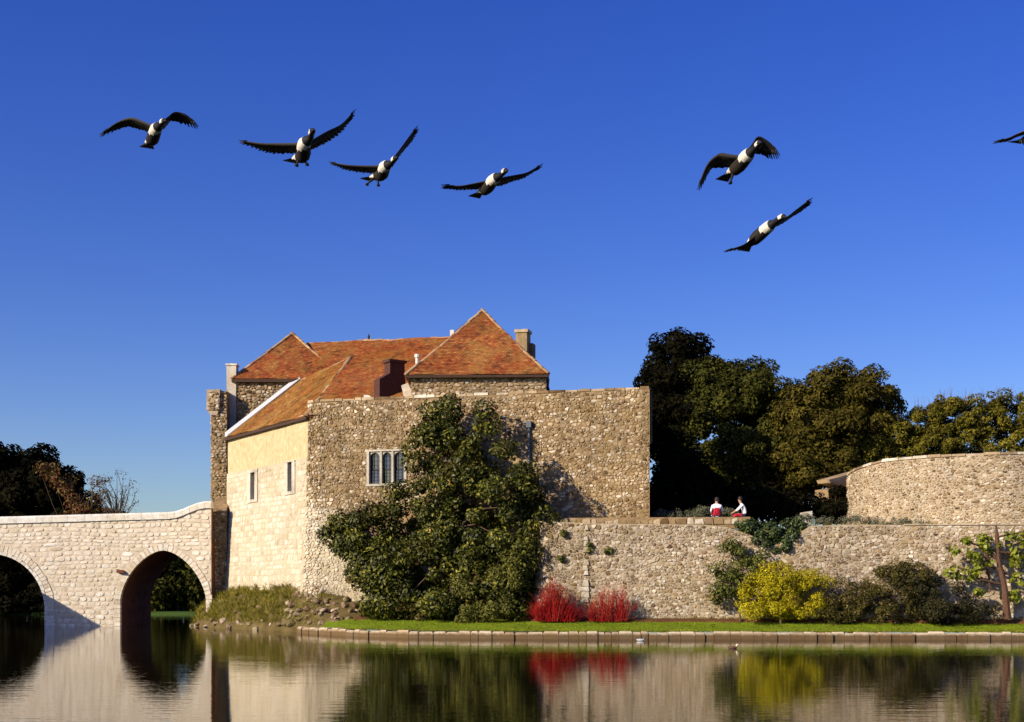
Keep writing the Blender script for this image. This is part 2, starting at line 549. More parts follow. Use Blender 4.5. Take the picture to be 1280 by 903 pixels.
def tile_plane(mb, pts, seed, tw=0.17, th=0.115, thick=0.024, edir=None, orig=None):
    """Courses of single plain tiles over a convex roof plane given by its corners (first edge = eave, left to right)."""
    rng = random.Random(seed)
    pts = [Vector(p) for p in pts]
    o = pts[0] if orig is None else Vector(orig)
    e = (pts[1] - pts[0]).normalized() if edir is None else edir.normalized()
    n = e.cross(pts[2] - pts[0]).normalized()
    if n.z < 0: n = -n
    up = n.cross(e)
    if up.z < 0: up = -up
    p2 = [((p - o).dot(e), (p - o).dot(up)) for p in pts]
    u0, u1 = min(p[0] for p in p2), max(p[0] for p in p2)
    v0, v1 = min(p[1] for p in p2), max(p[1] for p in p2)
    sg = rng.random() * 6
    def W(u, v, d): return o + e * u + up * v + n * (d + .022 * (math.sin(u * .9 + sg) + math.sin(u * 2.1 - v * .8 + sg * 2)))
    # backing board
    mb.poly([o + e * u + up * v - n * .06 for u, v in p2], 0.2)
    r = 0
    v = v0 - 0.02
    sag = rng.random() * 6
    while v < v1:
        strip = clip_poly(clip_poly(p2, 1, v, False), 1, v + th * 1.02, True) if v + th > v0 else []
        if len(strip) >= 3:
            su0, su1 = min(p[0] for p in strip), max(p[0] for p in strip)
            u = math.floor(su0 / tw) * tw - (tw / 2 if r % 2 else 0)
            while u < su1:
                cell = clip_poly(clip_poly(strip, 0, u + 0.006, False), 0, u + tw - 0.006, True)
                if len(cell) >= 3:
                    lift = thick * rng.uniform(0.7, 1.4) + 0.012 * math.sin(u * 0.7 + sag) * math.sin(v * .9)
                    tl = rng.uniform(-.008, .008)
                    top = []
                    for cu, cv in cell:
                        k = 1 - (cv - v) / th
                        top.append(W(cu, cv, 0.006 + lift * max(0.0, k) + tl * (cu - u) / tw))
                    rd = min(1, max(0, rng.gauss(0.52, 0.20)))
                    idx = [mb.vert(p) for p in top]
                    mb.face(idx, rd)
                    low = [i for i in range(len(cell)) if cell[i][1] < v + 0.01]
                    if len(low) == 2:
                        a, b = low
                        lo = [mb.vert(W(cell[a][0], cell[a][1], 0)), mb.vert(W(cell[b][0], cell[b][1], 0))]
                        mb.face((idx[a], lo[0], lo[1], idx[b]), rd)
                u += tw
        v += th
        r += 1


def ridge_tiles(parent, a, b, seed, rad=0.13, seg=0.4, mat='ridge'):
    rng = random.Random(seed)
    a, b = Vector(a), Vector(b)
    L = (b - a).length
    n = max(2, int(L / seg))
    d = (b - a).normalized()
    s = d.cross(Vector((0, 0, 1))).normalized()
    u = s.cross(d)
    for i in range(n):
        mb = MB()
        wob = Vector((0, 0, rng.uniform(-.03, .02) - .07 * math.sin(math.pi * (i + .5) / n)))
        p, q = a + d * (L * i / n) + wob, a + d * (L * (i + 1) / n + 0.03) + wob
        r0, r1 = rad * rng.uniform(.95, 1.1), rad * rng.uniform(.9, 1.02)
        rd = rng.random()
        A = [mb.vert(p + s * (r0 * math.cos(t)) + u * (r0 * math.sin(t) * .8 - .02)) for t in [math.pi * k / 5 for k in range(6)]]
        B = [mb.vert(q + s * (r1 * math.cos(t)) + u * (r1 * math.sin(t) * .8 - .02)) for t in [math.pi * k / 5 for k in range(6)]]
        for k in range(5): mb.face((A[k], A[k + 1], B[k + 1], B[k]), rd)
        mb.face(A[::-1], rd); mb.face(B, rd)
        mb.build("ridge_tile", M[mat], parent)


def quads_mesh(name, V, rnd, mat, parent=None, origin=None, nv=4):
    """V: (n, nv, 3) array of loose faces -> one mesh object."""
    n = len(V)
    V = np.asarray(V, dtype=np.float32)
    if origin is not None and parent is None: V = V - np.array(origin, dtype=np.float32)
    me = bpy.data.meshes.new(name)
    me.vertices.add(n * nv)
    me.vertices.foreach_set("co", V.reshape(-1))
    me.loops.add(n * nv)
    me.loops.foreach_set("vertex_index", np.arange(n * nv, dtype=np.int32))
    me.polygons.add(n)
    me.polygons.foreach_set("loop_start", np.arange(0, n * nv, nv, dtype=np.int32))
    me.update(calc_edges=True)
    at = me.attributes.new("rnd", 'FLOAT', 'FACE')
    at.data.foreach_set("value", np.asarray(rnd, dtype=np.float32))
    me.materials.append(mat)
    o = link(name, me, parent)
    if origin is not None and parent is None: o.location = origin
    return o


def unit(a): return a / np.maximum(np.linalg.norm(a, axis=1, keepdims=True), 1e-9)


def leaf_quads(P, N, size, rng, aspect=0.5):
    n = len(P)
    t = unit(np.cross(N, rng.normal(size=(n, 3))))
    b = np.cross(N, t)
    L = size[:, None]; W = L * aspect
    bend = N * L * 0.10
    return np.stack([P - t * L / 2, P + b * W / 2 + bend, P + t * L / 2, P - b * W / 2 + bend], axis=1)


def crown(env, nclump, rclump, nleaf, lsize, seed, out=0.6, flat=0.8, aspect=0.5, fill=0.55, keep=None, zmin=None):
    """Leaves in clumps through a union of ellipsoids. env: [(centre, (rx, ry, rz)), ...]"""
    rng = np.random.default_rng(seed)
    C = np.array([tuple(c) for c, r in env]); Rr = np.array([r for c, r in env])
    w = Rr.prod(axis=1) ** (2 / 3); w /= w.sum()
    cen, cr = [], []
    tries = 0
    while len(cen) < nclump and tries < nclump * 20:
        tries += 1
        k = rng.choice(len(env), p=w)
        d = rng.normal(size=3); d /= np.linalg.norm(d)
        rad = rng.uniform(fill, 1.0) ** 0.6
        p = C[k] + Rr[k] * d * rad
        q = ((p - C) / Rr)
        ins = (np.delete((q ** 2).sum(axis=1), k) < 0.35).any() if len(env) > 1 else False
        if ins and rng.random() < 0.7: continue
        if zmin is not None and p[2] < zmin: continue
        cen.append(p); cr.append(rng.uniform(*rclump))
    cen = np.array(cen); cr = np.array(cr)
    cw = cr ** 2 / (cr ** 2).sum()
    idx = rng.choice(len(cen), size=nleaf, p=cw)
    d = unit(rng.normal(size=(nleaf, 3)))
    r = cr[idx] * rng.uniform(0.35, 1.0, nleaf) ** 0.5
    P = cen[idx] + d * r[:, None] * np.array([1, 1, flat])
    # leaves look outwards and up
    k = np.argmin((((P[:, None, :] - C[None]) / Rr[None]) ** 2).sum(axis=2), axis=1)
    g = unit((P - C[k]) / Rr[k])
    N = unit(g * out + d * 0.6 + np.array([0, 0, 0.35]) + rng.normal(size=(nleaf, 3)) * 0.55)
    size = rng.uniform(*lsize, nleaf)
    crn = rng.random(len(cen))
    rnd = np.clip(rng.random(nleaf) * 0.75 + crn[idx] * 0.25, 0, 1)
    if zmin is not None:
        m = P[:, 2] > zmin
        P, N, size, rnd = P[m], N[m], size[m], rnd[m]
    if keep is not None:
        m = keep(P)
        P, N, size, rnd = P[m], N[m], size[m], rnd[m]
    return leaf_quads(P, N, size, rng, aspect), rnd, cen


def env_px(lst, Y, ry):
    """ellipses of the photograph (x, y, rx, ry[, dY[, depth radius]]) -> ellipsoids at depth Y"""
    e = []
    for it in lst:
        x, y, rx, rz = it[:4]
        dy = it[4] if len(it) > 4 else 0.0
        rr = it[5] if len(it) > 5 else ry
        yy = Y + dy
        e.append((PX(x, y, yy), (rx * yy / FOC, rr, rz * yy / FOC)))
    return e


def limbs(mb, base, top, targets, r0, seed, n=7):
    """a tapered trunk from base to top with limbs to the targets"""
    rng = random.Random(seed)
    base, top = Vector(base), Vector(top)
    pts, rad = [], []
    for i in range(7):
        t = i / 6
        p = base.lerp(top, t) + Vector((rng.uniform(-1, 1), rng.uniform(-1, 1), 0)) * r0 * .5 * (0 if i == 0 else 1)
        pts.append(p); rad.append(r0 * (1.25 if i == 0 else 1 - 0.7 * t))
    mb.tube(pts, rad, n)
    for q in targets:
        q = Vector(q)
        t = rng.uniform(0.35, 0.95)
        k = min(5, int(t * 6))
        a = pts[k].lerp(pts[k + 1], t * 6 - k)
        m = a.lerp(q, .5) + Vector((0, 0, .12 * (q - a).length)) + Vector((rng.uniform(-1, 1), rng.uniform(-1, 1), 0)) * .08 * (q - a).length
        rr = r0 * .38 * (1 - .5 * t)
        mb.tube([a, a.lerp(m, .5), m, m.lerp(q, .6), q], [rr, rr * .85, rr * .6, rr * .4, rr * .15], 5)


def tree(name, label, cat, env, mat, seed, nleaf, lsize, base, trunk_r=0.3, nclump=70, rclump=(0.5, 1.0), group=None, bark='bark', ntarget=14, **kw):
    root = tag(empty(name, base), label, cat, group)
    Q, rnd, cen = crown(env, nclump, rclump, nleaf, lsize, seed, **kw)
    quads_mesh("crown", Q, rnd, M[mat], root)
    mb = MB()
    rng = random.Random(seed)
    cs = sum((Vector(c) for c, r in env), Vector()) / len(env)
    top = Vector((cs.x * .7 + base[0] * .3, cs.y, cs.z))
    t = [cen[rng.randrange(len(cen))] for _ in range(ntarget)]
    limbs(mb, Vector(base) - Vector((0, 0, .15)), top, t, trunk_r, seed)
    mb.build("trunk" if cat == "tree" else "stems", M[bark], root)
    return root


def grass(name, pts, hrange, wr, mat, seed, lean=0.5, kind=True, parent=None, origin=None):
    """pts: (n,3) roots -> bent blades"""
    rng = np.random.default_rng(seed)
    n = len(pts)
    h = rng.uniform(*hrange, n)[:, None]
    a = rng.uniform(0, 2 * np.pi, n)
    side = np.stack([np.cos(a), np.sin(a), 0 * a], 1)
    d = unit(np.stack([rng.normal(size=n) * lean, rng.normal(size=n) * lean, np.ones(n)], 1))
    w = rng.uniform(*wr, n)[:, None]
    mid = pts + d * h * .55
    tip = pts + d * h + np.stack([d[:, 0], d[:, 1], 0 * a], 1) * h * .4
    V = np.stack([pts - side * w / 2, mid - side * w * .4, tip, mid + side * w * .4], 1)
    o = quads_mesh(name, V, rng.random(n), M[mat], parent, origin)
    return o


# ------------------------------------------------------------------ setting: ground, water
def sheet(name, xs, ys, zf, mat):
    mb = MB()
    ids = [[mb.vert((x, y, zf(x, y))) for x in xs] for y in ys]
    for j in range(len(ys) - 1):
        for i in range(len(xs) - 1):
            mb.face((ids[j][i], ids[j][i + 1], ids[j + 1][i + 1], ids[j + 1][i]))
    o = mb.build(name, mat, smooth=True)
    return tag(o, kind="structure")


def ground_z(x, y):
    far = min(1, max(0, (y - 105.0) / 1.2))
    rise = min(1, max(0, (y - 112) / 200)) * 2.0
    left = min(1, max(0, (-33.5 - x) / 1.5)) if y < 83 else 0
    near = min(1, max(0, (6 - y) / 3))
    return -1.2 + (1.75 if far == 0 else 1.38) * max(far, left, near) + rise * (far > 0)


xs = [-4000, -1200, -400, -150, -80, -50, -40, -36, -34, -33, -30, -25, -20, -15, -10, 0, 10, 20, 30, 40, 60, 100, 200, 500, 1500, 4000]
ys = [-600, -100, -20, 2, 5, 7, 15, 30, 45, 60, 75, 82.5, 83.5, 95, 103, 104.9, 105.4, 106, 107, 109, 112, 116, 130, 160, 220, 310, 600, 1500, 3000, 6000]
gr = sheet("ground", xs, ys, ground_z, M['meadow'])
tag(gr, "dark green meadow and moat bed stretching to the horizon", "ground")
wa = sheet("moat_water", [-110, -34, -10, 10, 30, 60], [4, 20, 40, 60, 80, 107], lambda x, y: 0.0, M['water'])
tag(wa, "dark rippled moat water mirroring the walls and shrubs", "water")

# ------------------------------------------------------------------ plan of the gatehouse
C0 = Vector((-355 * 77.9 / FOC, 77.9)); C1 = Vector((-252 * 67.6 / FOC, 67.6)); C2 = Vector((172 * 63.0 / FOC, 63.0))
D1 = (C1 - C0).normalized(); D2 = (C2 - C1).normalized()
N1 = Vector((D1.y, -D1.x)); N2 = Vector((D2.y, -D2.x))      # outwards
L1, L2 = (C1 - C0).length, (C2 - C1).length
TURN = math.acos(D1.dot(D2))
RC = 1.6
TL = RC * math.tan(TURN / 2)
SA = L1 - TL; SB = SA + RC * TURN; SE = SB + L2 - TL
ZT = EYE + (HY - 500) * 67.6 / FOC          # top of the rubble front
ZE = EYE + (HY - 520) * 67.6 / FOC          # eave of the rendered side
ZL = 8.72                                   # ledge between render and limewashed stone
U2, V2 = D2, Vector((-D2.y, D2.x))          # along the front / into the depth


def path(s):
    if s <= SA: return C0 + D1 * s, N1
    if s >= SB: return C1 + D2 * (TL + s - SB), N2
    a = (s - SA) / RC
    p = C0 + D1 * SA
    # D1 turns towards D2 (anticlockwise)
    d = Vector((D1.x * math.cos(a) - D1.y * math.sin(a), D1.x * math.sin(a) + D1.y * math.cos(a)))
    n = Vector((d.y, -d.x))
    c = p - N1 * RC
    return c + n * RC, n


def batter(s, z):
    if z > ZL: return 0.0
    w = 1.0 if s < SA else max(0.0, 1 - (s - SA) / 4.0)
    return w * (0.07 + 0.42 * max(0, (7.0 - z) / 7.0))


def gate_map(s, z, d):
    p, n = path(s)
    k = batter(s, z) + d
    return (p.x + n.x * k, p.y + n.y * k, z)


def s_px(x, z=8.0):
    lo, hi = 0.0, SE
    for _ in range(50):
        m = (lo + hi) / 2
        p = gate_map(m, z, 0)
        if HX + FOC * p[0] / p[1] < x: lo = m
        else: hi = m
    return lo


def z_px(s, y):
    p, _ = path(s)
    return EYE + (HY - y) * p.y / FOC


def uv(u, v, z=0.0):
    p = C1 + U2 * u + V2 * v
    return Vector((p.x, p.y, z))


def u_px(x, v):
    """u of the point that shows at pixel column x on the line v = const"""
    k = (x - HX) / FOC
    a = C1 + V2 * v
    return (k * a.y - a.x) / (U2.x - k * U2.y)


def ray_plane(x, y, p0, n):
    d = PX(x, y, 1.0) - Vector((0, 0, EYE))
    o = Vector((0, 0, EYE))
    t = (Vector(p0) - o).dot(n) / d.dot(n)
    return o + d * t


gate = tag(empty("gatehouse", (C1.x, C1.y, 2.2)), "rubble stone castle gatehouse with red tiled roofs and cream rendered side", "gatehouse")

# openings
s3a, s3b = s_px(460), s_px(507)
z3b, z3a = z_px(s3a, 565.5), z_px(s3a, 605)
slits = []
for xa, xb, ya, yb in ((311.5, 321.5, 591, 626), (358, 368, 578, 616)):
    a, b = s_px(xa, 7.8), s_px(xb, 7.8)
    slits.append((a, b, z_px((a + b) / 2, yb), z_px((a + b) / 2, ya)))


def wall_grid(mb, ss, zz, mapf, holes=(), top=None):
    ss = sorted(set([round(s, 4) for s in ss] + [round(h[k], 4) for h in holes for k in (0, 1)]))
    zz = sorted(set([round(z, 4) for z in zz] + [round(h[k], 4) for h in holes for k in (2, 3)]))
    ids = [[mb.vert(mapf(s, z, 0)) for s in ss] for z in zz]
    for j in range(len(zz) - 1):
        for i in range(len(ss) - 1):
            cs, cz = (ss[i] + ss[i + 1]) / 2, (zz[j] + zz[j + 1]) / 2
            if any(h[0] < cs < h[1] and h[2] < cz < h[3] for h in holes): continue
            mb.face((ids[j][i], ids[j][i + 1], ids[j + 1][i + 1], ids[j + 1][i]))
    for h in holes:      # reveals
        for (sa, za), (sb, zb) in (((h[0], h[2]), (h[1], h[2])), ((h[1], h[2]), (h[1], h[3])), ((h[1], h[3]), (h[0], h[3])), ((h[0], h[3]), (h[0], h[2]))):
            mb.poly([mapf(sa, za, 0), mapf(sb, zb, 0), mapf(sb, zb, -0.45), mapf(sa, za, -0.45)])


def frange(a, b, st):
    n = max(1, int(round((b - a) / st)))
    return [a + (b - a) * i / n for i in range(n + 1)]


SJ = SA + 0.25                      # the joint between render and rubble
hole3 = (s3a, s3b, z3a, z3b)
# --- rubble front: outer skin, flat top, inner face, right flank
mb = MB()
SF = frange(SJ, SE, 0.6)
wall_grid(mb, SF, frange(0.3, ZT - 0.12, 0.6), gate_map, [hole3])
for i in range(len(SF) - 1):
    a, b = SF[i], SF[i + 1]
    z = ZT - 0.12
    mb.poly([gate_map(a, z, 0), gate_map(b, z, 0), gate_map(b, z, -.75), gate_map(a, z, -.75)])
    mb.poly([gate_map(a, z, -.75), gate_map(b, z, -.75), gate_map(b, 9, -.75), gate_map(a, 9, -.75)])
e0, e1 = uv(L2, 0), uv(L2, 13.5)
BKR = Vector((C2.x + .9, C2.y + 13.5, 0))
for (p, q) in ((uv(L2, 0), BKR), (BKR, uv(0, 13.5))):
    mb.poly([(p.x, p.y, 0.3), (q.x, q.y, 0.3), (q.x, q.y, ZT - .12), (p.x, p.y, ZT - .12)])
p, q = uv(L2, 0.75), uv(L2 - .75, 13.0)
mb.poly([gate_map(SJ, ZT - .12, -.75), gate_map(SJ, ZT - .12, 0), gate_map(SJ, ZE - 1, 0), gate_map(SJ, ZE - 1, -.75)])
front = mb.build("curtain_wall", [M['mortar'], M['mortar_lime']], gate)
_c = Vector((C1.x, C1.y))
for p in front.data.polygons:
    if p.center.z < 7.6 and (Vector((p.center.x, p.center.y)) - _c).length / 4.2 + (p.center.z - 6.4) / 2.6 < 0.1: p.material_index = 1
# flat lead deck behind the parapet
mb = MB()
mb.poly([uv(0.4, .7, ZT - .6), uv(L2 - .2, .7, ZT - .6), (BKR.x - .1, BKR.y, ZT - .6), uv(0.4, 13.5, ZT - .6)])
mb.build("roof_deck", M['lead'], gate)


def front_mask(s, z):
    if s < SJ or s > SE - .02 or z > ZT - 0.14 + 0.05 * math.sin(s * 2.3) or z < 0.4: return False
    return not (s3a - .07 < s < s3b + .07 and z3a - .13 < z < z3b + .11)


def front_mat(s, z, rng):
    k = (s - SJ) / 4.0 + (z - 6.4) / 2.6 + rng.uniform(-.5, .5)
    if z < 8.3 and k < 0.2: return 'lime'
    if rng.random() < 0.16 + max(0, (6.5 - z) * .07): return 'rubble_pale'
    return 'rubble'


rg = random.Random(11)
cells = stone_cells(SJ, SE, 0.4, ZT, (0.085, 0.125), (0.11, 0.18), rg, 0.09, .49, .27)
cells = [c for c in cells if not (c[0] > 14.5 and c[0] < 21.5 and c[1] < 6.2)]          # behind the magnolia
build_stones(front, cells, gate_map, front_mask, 0.028, front_mat, 12, 160, 0.004)
# coping course, single slabs with gaps
rg = random.Random(3)
s = SJ
while s < SE - .2:
    w = min(rg.uniform(.35, .8), SE - s)
    if s > s_px(512) and s < s_px(680) and False: pass
    mb = MB()
    h = rg.uniform(.09, .15)
    zz = ZT - .12
    pr = rg.uniform(.01, .05)
    rd = rg.random()
    mb.hexa([gate_map(s + .01, zz, pr), gate_map(s + w - .01, zz, pr), gate_map(s + w - .01, zz, -.7), gate_map(s + .01, zz, -.7)],
            [gate_map(s + .03, zz + h, pr - .02), gate_map(s + w - .03, zz + h * rg.uniform(.8, 1.1), pr - .02), gate_map(s + w - .03, zz + h, -.68), gate_map(s + .03, zz + h, -.68)], rd)
    mb.build("coping_stone", M['rubble'], front)
    s += w

# --- rendered side: limewashed stone below, ochre plaster above
mb = MB()
wall_grid(mb, frange(0, SJ, 0.6), frange(-0.3, ZL, 0.6), gate_map, [h for h in slits])
for i in range(20):
    a, b = SJ * i / 20, SJ * (i + 1) / 20
    mb.poly([gate_map(a, ZL, 0), gate_map(b, ZL, 0), gate_map(b, ZL + .001, -.4), gate_map(a, ZL + .001, -.4)])
mb.poly([gate_map(0, -.3, 0), gate_map(0, ZL, 0), gate_map(0, ZL, -1.5), gate_map(0, -.3, -1.5)])
side = mb.build("limewashed_wall", M['mortar_lime'], gate)


def side_mask(s, z):
    if not (0.02 < s < SJ and -0.2 < z < ZL - .02): return False
    return not any(h[0] - .16 < s < h[1] + .16 and h[2] - .12 < z < h[3] + .02 for h in slits)


rg = random.Random(21)
cells = block_cells(0, SJ, 1.2, ZL, (0.2, 0.36), (0.3, 0.75), rg, 0.02)
build_stones(side, cells, gate_map, side_mask, 0.011, lambda s, z, r: 'lime', 22, 220, 0.006, 0.6, "ashlar_block", "ashlar_blocks")

mb = MB()
pm = lambda s, z, d: (lambda p, n: (p.x + n.x * d, p.y + n.y * d, z))(*path(s))
wall_grid(mb, frange(0, SJ, 0.6), frange(ZL - .05, ZE + .15, 0.5), lambda s, z, d: pm(s, z, d + 0.02 * math.sin(s * 1.7 + z * 2.1) * .5))
mb.poly([pm(0, ZL, 0), pm(0, ZE, 0), pm(0, ZE, -1.5), pm(0, ZL, -1.5)])
mb.build("plaster_wall", M['plaster'], gate)

# slit windows
for k, (a, b, za, zb) in enumerate(slits):
    mb = MB()
    def bar(s0, s1, q0, q1, d0=-.3, d1=.05):
        mb.hexa([gate_map(s0, q0, d1), gate_map(s1, q0, d1), gate_map(s1, q0, d0), gate_map(s0, q0, d0)],
                [gate_map(s0, q1, d1), gate_map(s1, q1, d1), gate_map(s1, q1, d0), gate_map(s0, q1, d0)], .6)
    win = None
    w = b - a
    bar(a - .14, a + .24 * w, za - .1, zb)
    bar(b - .24 * w, b + .14, za - .1, zb)
    bar(a - .16, b + .16, zb + .004, min(zb + .16, ZL - .01), -.3, .07)
    bar(a + .24 * w, b - .24 * w, za - .1, za + .06)
    win = mb.build("slit_window", M['dressed'], gate)
    mb = MB()
    mb.hexa([gate_map(a, za, -.24), gate_map(b, za, -.24), gate_map(b, za, -.28), gate_map(a, za, -.28)],
            [gate_map(a, zb, -.24), gate_map(b, zb, -.24), gate_map(b, zb, -.28), gate_map(a, zb, -.28)])
    mb.build("slit_shade", M['dark_wood'], win)  # dark sheet standing in for the shade inside the slit

# three-light mullioned window
def wbox(mb, s0, s1, q0, q1, d0, d1, rnd=.6):
    mb.hexa([gate_map(s0, q0, d1), gate_map(s1, q0, d1), gate_map(s1, q0, d0), gate_map(s0, q0, d0)],
            [gate_map(s0, q1, d1), gate_map(s1, q1, d1), gate_map(s1, q1, d0), gate_map(s0, q1, d0)], rnd)


mb = MB()
wbox(mb, s3a - .06, s3a + .07, z3a - .02, z3b + .02, -.35, .06)
wbox(mb, s3b - .07, s3b + .06, z3a - .02, z3b + .02, -.35, .06)
wbox(mb, s3a - .09, s3b + .09, z3b + .022, z3b + .11, -.35, .06)
wbox(mb, s3a - .1, s3b + .1, z3a - .13, z3a - .022, -.35, .07)
win = mb.build("mullioned_window", M['dressed'], gate)
lw = (s3b - s3a - .14) / 3
for k in range(3):
    a = s3a + .07 + lw * k; b = a + lw
    if k < 2:
        mb = MB(); wbox(mb, b - .055, b + .055, z3a - .02, z3b + .02, -.3, .03); mb.build("mullion", M['dressed'], win)
    ia, ib = a + (.055 if k else 0), b - (.055 if k < 2 else 0)
    # arched head: spandrels left and right of a round arch
    mb = MB()
    cx, rx, zs = (ia + ib) / 2, (ib - ia) / 2, z3b - .30
    N = 10
    for i in range(N):
        t0, t1 = math.pi * i / N, math.pi * (i + 1) / N
        p0 = (cx - rx * math.cos(t0), zs + .27 * math.sin(t0)); p1 = (cx - rx * math.cos(t1), zs + .27 * math.sin(t1))
        zt = z3b + .02
        for d in (0.0,):
            mb.hexa([gate_map(p0[0], p0[1], -.02), gate_map(p1[0], p1[1], -.02), gate_map(p1[0], p1[1], -.25), gate_map(p0[0], p0[1], -.25)],
                    [gate_map(p0[0], zt, -.02), gate_map(p1[0], zt, -.02), gate_map(p1[0], zt, -.25), gate_map(p0[0], zt, -.25)], .6)
    mb.build("arched_head", M['dressed'], win)
    zm = [z3a, z3a + (z3b - z3a) * .45, z3b]
    for r_ in range(2):
        mb = MB()
        tl = .012 * (-1) ** (k + r_)
        q = [gate_map(ia, zm[r_], -.2 + tl), gate_map(ib, zm[r_], -.2), gate_map(ib, zm[r_ + 1], -.2 - tl), gate_map(ia, zm[r_ + 1], -.2)]
        mb.poly(q); mb.poly([gate_map(ia, zm[r_], -.23), gate_map(ia, zm[r_ + 1], -.23), gate_map(ib, zm[r_ + 1], -.23), gate_map(ib, zm[r_], -.23)])
        mb.build("pane", M['glass'], win)
        mb = MB()          # lead cames
        for i in range(1, 3): wbox(mb, ia + (ib - ia) * i / 3 - .008, ia + (ib - ia) * i / 3 + .008, zm[r_], zm[r_ + 1], -.21, -.17)
        for i in range(1, 4): wbox(mb, ia, ib, zm[r_] + (zm[r_ + 1] - zm[r_]) * i / 4 - .008, zm[r_] + (zm[r_ + 1] - zm[r_]) * i / 4 + .008, -.21, -.171)
        mb.build("lead_came", M['iron'], win)
    mb = MB(); wbox(mb, ia, ib, zm[1] - .035, zm[1] + .035, -.24, -.14); mb.build("transom_bar", M['iron'], win)
    mb = MB(); wbox(mb, ia, ia + .06, z3a, z3b - .2, -.22, -.15); mb.build("casement_frame", M['iron'], win)

# downpipe with hopper
su = s_px(662)
mb = MB()
mb.tube([gate_map(su, 3.5, .09), gate_map(su, z_px(su, 535), .09)], .065, 8)
zh = z_px(su, 535)
wbox(mb, su - .12, su + .12, zh, zh + .3, .01, .22)
mb.build("downpipe", M['pipe'], gate)

# --- roofs
TBY = 79.6                                                       # front of the rear tower
E0 = Vector(pm(0, ZE, .22)); E1 = Vector(pm(SJ + .15, ZE, .22))
pB = PX(374, 476, TBY)                                           # side roof meets the rear tower
ns = (E1 - E0).cross(pB - E0).normalized()
pA = ray_plane(438, 447, E0, ns)                                 # peak of the side roof
UD = Vector((U2.x, U2.y, 0))
nm = (pA - E1).cross(UD).normalized()                            # main roof plane: through the side roof's right hip, level along the front
def on_main(x, y): return ray_plane(x, y, E1, nm)
ridge_l = on_main(386, 430)
zr = ridge_l.z
def main_at(x, z):
    """point of the main roof plane at height z, seen at pixel column x"""
    lo, hi = 380.0, 600.0
    for _ in range(50):
        m = (lo + hi) / 2
        if on_main(x, m).z > z: lo = m
        else: hi = m
    return on_main(x, lo)
ridge_m, ridge_r = main_at(452, zr), main_at(600, zr)
h_top = E1 + (pA - E1) * ((zr - E1.z) / (pA.z - E1.z))           # the hip line prolonged to the ridge
eave_r = E1 + UD * 9.0
pQ = on_main(405, 460)
mb = MB()
tile_plane(mb, [E1, eave_r, eave_r + (ridge_r - eave_r), h_top], 31, edir=UD)
# the range behind, a little further back, closes the gap to the rear tower
R2 = E1 + Vector((V2.x, V2.y, 0)) * 2.6
r2l = ray_plane(384, 429.5, R2, nm)
r2r = r2l + UD * 4.2
r2q = ray_plane(418, 466, R2, nm)
r2e = r2q + UD * 3.2
tile_plane(mb, [r2q, r2e, r2r, r2l], 33, edir=UD)
mb.poly([h_top, E1, E1 + Vector((V2.x, V2.y, 0)) * 5.5], .3)
bk = Vector((V2.x, V2.y, 0)) * 5.0 - Vector((0, 0, 4.0))
mb.poly([h_top, ridge_r, ridge_r + bk, h_top + bk], .5)
mb.poly([r2l, r2r, r2r + bk, r2l + bk], .5)
main_roof = mb.build("main_roof", M['tile'], gate)
ridge_tiles(main_roof, h_top, ridge_r, 5)
ridge_tiles(main_roof, r2l, r2r, 4)
mb = MB()
fin = main_at(461, zr)
mb.tube([(fin.x, fin.y, zr), (fin.x, fin.y, zr + .22), (fin.x, fin.y, zr + .38)], [.04, .07, .02], 6)
mb.build("finial", M['iron'], main_roof)

# side roof (lichened), its eave board and the lead flashing against the rear tower
mb = MB()
tile_plane(mb, [E0, E1, pA, pB], 32)
side_roof = mb.build("side_roof", M['tile_ochre'], gate)
mb = MB()
dn = Vector((N1.x, N1.y, 0))
mb.hexa([E0 + Vector((0, 0, -.16)), E1 + Vector((0, 0, -.16)), E1 + Vector((0, 0, -.16)) - dn * .3, E0 + Vector((0, 0, -.16)) - dn * .3],
        [E0 + Vector((0, 0, -.01)), E1 + Vector((0, 0, -.01)), E1 + Vector((0, 0, -.01)) - dn * .3, E0 + Vector((0, 0, -.01)) - dn * .3])
mb.build("eave_board", M['dark_wood'], side_roof)
ridge_tiles(side_roof, E1 + ns * (.03 if ns.z > 0 else -.03), pA, 6, .12)
ridge_tiles(side_roof, pB, pA, 7, .10)
nsu = ns if ns.z > 0 else -ns
ex = (E1 - E0).normalized()
mb = MB()
f0, f1 = E0 + nsu * .06 + ex * .3, pB + nsu * .06
up = Vector((0, 0, 1))
mb.hexa([f0 - ex * .1, f0 + ex * .30, f1 + ex * .26, f1 - ex * .1],
        [f0 - ex * .1 + up * .25, f0 + ex * .30 + up * .06, f1 + ex * .26 + up * .06, f1 - ex * .1 + up * .25])
mb.build("lead_flashing", M['lead'], side_roof)

# front tower with its pyramid roof
TY = uv(u_px(600, 1.2), 1.2).y                                    # front of the tower, square to the moat
TU, TV = Vector((1, -.03, 0)).normalized(), Vector((.03, 1, 0)).normalized()
def tq(u, v, z=0.0):
    p = Vector((0, TY, 0)) + TU * u + TV * v
    return Vector((p.x, p.y, z))
ut0, ut1 = (514 - HX) * TY / FOC, (683 - HX) * (TY - .05) / FOC
VT = 0.0
zt_w = EYE + (HY - 468) * TY / FOC
dep = (ut1 - ut0) * 1.0
mb = MB()
tw_c = [tq(ut0, 0), tq(ut1, 0), tq(ut1, dep), tq(ut0, dep)]
for i in range(4):
    a, b = tw_c[i], tw_c[(i + 1) % 4]
    mb.poly([(a.x, a.y, ZT - .8), (b.x, b.y, ZT - .8), (b.x, b.y, zt_w), (a.x, a.y, zt_w)])
tower = mb.build("tower_wall", M['mortar'], gate)
tmap = lambda s, z, d: tuple(tq(s, -d, z))
rg = random.Random(41)
